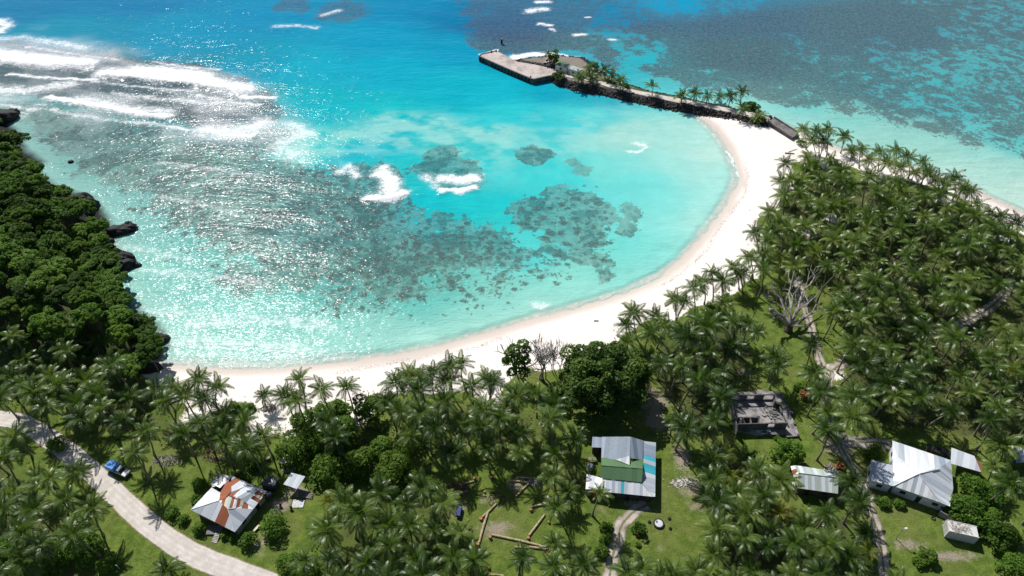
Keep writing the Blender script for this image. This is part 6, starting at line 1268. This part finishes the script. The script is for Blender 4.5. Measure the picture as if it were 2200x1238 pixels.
mb.build('trunk', M['deadwood'], h)
p = gat(1168, 815); h = thing('grey_tree', 'tall grey half dead tree beside the open crowned beach tree', 'tree', p); mb = MB()
link('crown', crown_of('crown', [(.5, 0, 9.5, 1.7), (-.6, .5, 8.4, 1.4), (1.4, 0, 8.0, 1.3), (.2, 0, 6.8, 1.2), (1.0, .5, 10.3, 1.0), (-1.4, 0, 7.2, 1.0), (2.0, 0, 9.2, .9)], 800, .34, 'leaf_grey', 31), h)
for k in range(4): limbs(mb, random.Random(80 + k), Vector((k * .5 - 1, 0, -.3)), Vector((random.uniform(-.15, .2), 0, 1)), 4.6, .2, 4, .38, .7, 6, .03)
mb.build('trunk', M['deadwood'], h)
p = gat(1196, 800); h = thing('bare_tree', 'leafless grey tree on the sand between the half dead tree and the huge tree', 'tree', p); mb = MB()
for k in range(4): limbs(mb, random.Random(120 + k), Vector((k * .7 - 1, 0, -.3)), Vector((random.uniform(-.2, .25), 0, 1)), 3.6, .13, 4, .42, .72, 5, .025)
mb.build('trunk', M['deadwood'], h)
p = gat(1079, 845); h = thing('bare_snag', 'thin forked bare snag at the back of the beach', 'tree', p); mb = MB(); limbs(mb, random.Random(4), Vector((0, 0, -.3)), Vector((0, 0, 1)), 3.4, .14, 1, .4); mb.build('trunk', M['bark'], h)
p = gat(1693, 712); h = thing('dead_tree', 'large bleached dead tree with bare crooked branches beside the dirt lane', 'tree', p); mb = MB(); mb.tube([(0, 0, -.4), (.1, .1, 1.2), (0, .2, 2.4)], [1.15, .85, .75], 10, False)
mb.build('trunk', M['bark'], h); mb = MB()
for k, (tx, ty, ln) in enumerate(((1640, 645, 1), (1668, 612, 1), (1700, 600, 1), (1735, 592, 1), (1748, 622, 1), (1765, 665, 1), (1655, 668, .9), (1735, 712, .7), (1690, 640, .8), (1715, 640, .9))):
    tgt = at(tx, ty, G + (8.0 if ty < 650 else 6.0 if ty < 700 else 2.5)) - p; s0 = Vector((0, .2, 2.0)); d = tgt - s0; mid1 = s0 + d * .35 + Vector((random.uniform(-.5, .5), random.uniform(-.5, .5), .5)); mid2 = s0 + d * .65 + Vector((random.uniform(-.6, .6), random.uniform(-.6, .6), .2))
    mb.tube([s0, mid1, mid2], [.42, .28, .18], 7, False); rd = random.Random(200 + k)
    for j, (q, r_) in enumerate(((mid1, .2), (mid2, .2), (mid2, .17))): limbs(mb, rd, q, (d.normalized() + Vector((rd.uniform(-.7, .7), rd.uniform(-.7, .7), rd.uniform(-.3, .5)))).normalized(), d.length * .24, r_ * .8, 2, .75, .62, 5, .045)
mb.build('branches', M['deadwood'], h)
for a, b, lb in (((1148, 690), (1150, 700), ''),): pass

# ------------------------------------------------------------------ ground cover nobody could count
def undergrowth(n):
    VV, AA = [], []; r = np.random.default_rng(3); polys = [(ATN(v, 4.0), {'thicket': 2.2, 'corner': 1.6, 'west': 1.2, 'band': .8, 'middle': 1.2, 'right': 1.5, 'lower': 1.3, 'clearing': .9, 'edge': .8}[k], 1.7 if k in ('thicket', 'corner') else .9) for k, v in grove_px.items()] + [(headland, 1.2, 1.6)]
    tot = 0
    for poly, dens_, hh in polys:
        lo, hi = poly.min(0), poly.max(0); lo = np.maximum(lo, [-230, 42]); hi = np.minimum(hi, [230, 320]); m = int(n * dens_ * (hi - lo).prod() / 9000); q = r.uniform(lo, hi, (m, 2)); x, y = q[:, 0], q[:, 1]
        d = sdf(poly, x, y); c = fbm(x, y, .28, 3, 5); keep = (d > -1) & (c > .46); x, y, c = x[keep], y[keep], c[keep]
        z = np.array([hgt(a, b) for a, b in zip(x, y)]); ok = z > 1.2; x, y, z, c = x[ok], y[ok], z[ok], c[ok]; k = len(x)
        P = np.stack([x, y, z + hh * np.clip((c - .44) * 5, .1, 1.3) * r.uniform(.2, 1, k)], 1); nn = r.normal(size=(k, 3)) * .6 + [0, 0, .8]; nn /= np.linalg.norm(nn, axis=1)[:, None]; t = np.cross(nn, r.normal(size=(k, 3))); t /= np.linalg.norm(t, axis=1)[:, None]; b = np.cross(nn, t); s = r.uniform(.25, .6, (k, 1))
        VV.append(np.stack([P - t * s * .6, P - b * s * .33, P + t * s * .6, P + b * s * .33], 1).reshape(-1, 3)); AA.append(np.repeat(r.uniform(0, .8, k), 4))
    V = np.concatenate(VV); me = mesh_np('undergrowth', V, np.arange(len(V)).reshape(-1, 4), M['leaf_low']); fattr(me, 'leaf', np.concatenate(AA)); print('undergrowth', len(V) // 4)
    tag(link('undergrowth', me), kind='stuff')
undergrowth(9000)

mb = MB()
for k in range(420):
    i = random.randrange(9, len(veg_px) - 8); t = random.random(); a, b = veg_px[i], veg_px[i + 1]; p = gat(a[0] + (b[0] - a[0]) * t + random.gauss(-6, 12), a[1] + (b[1] - a[1]) * t + random.gauss(-6, 7)); s = random.uniform(.08, .22); ang = random.uniform(0, 3.1)
    mb.box((p.x, p.y, p.z + .03), (s * random.uniform(1, 5), s, .08), ang)
tag(mb.build('beach_litter', M['husk']), kind='stuff')
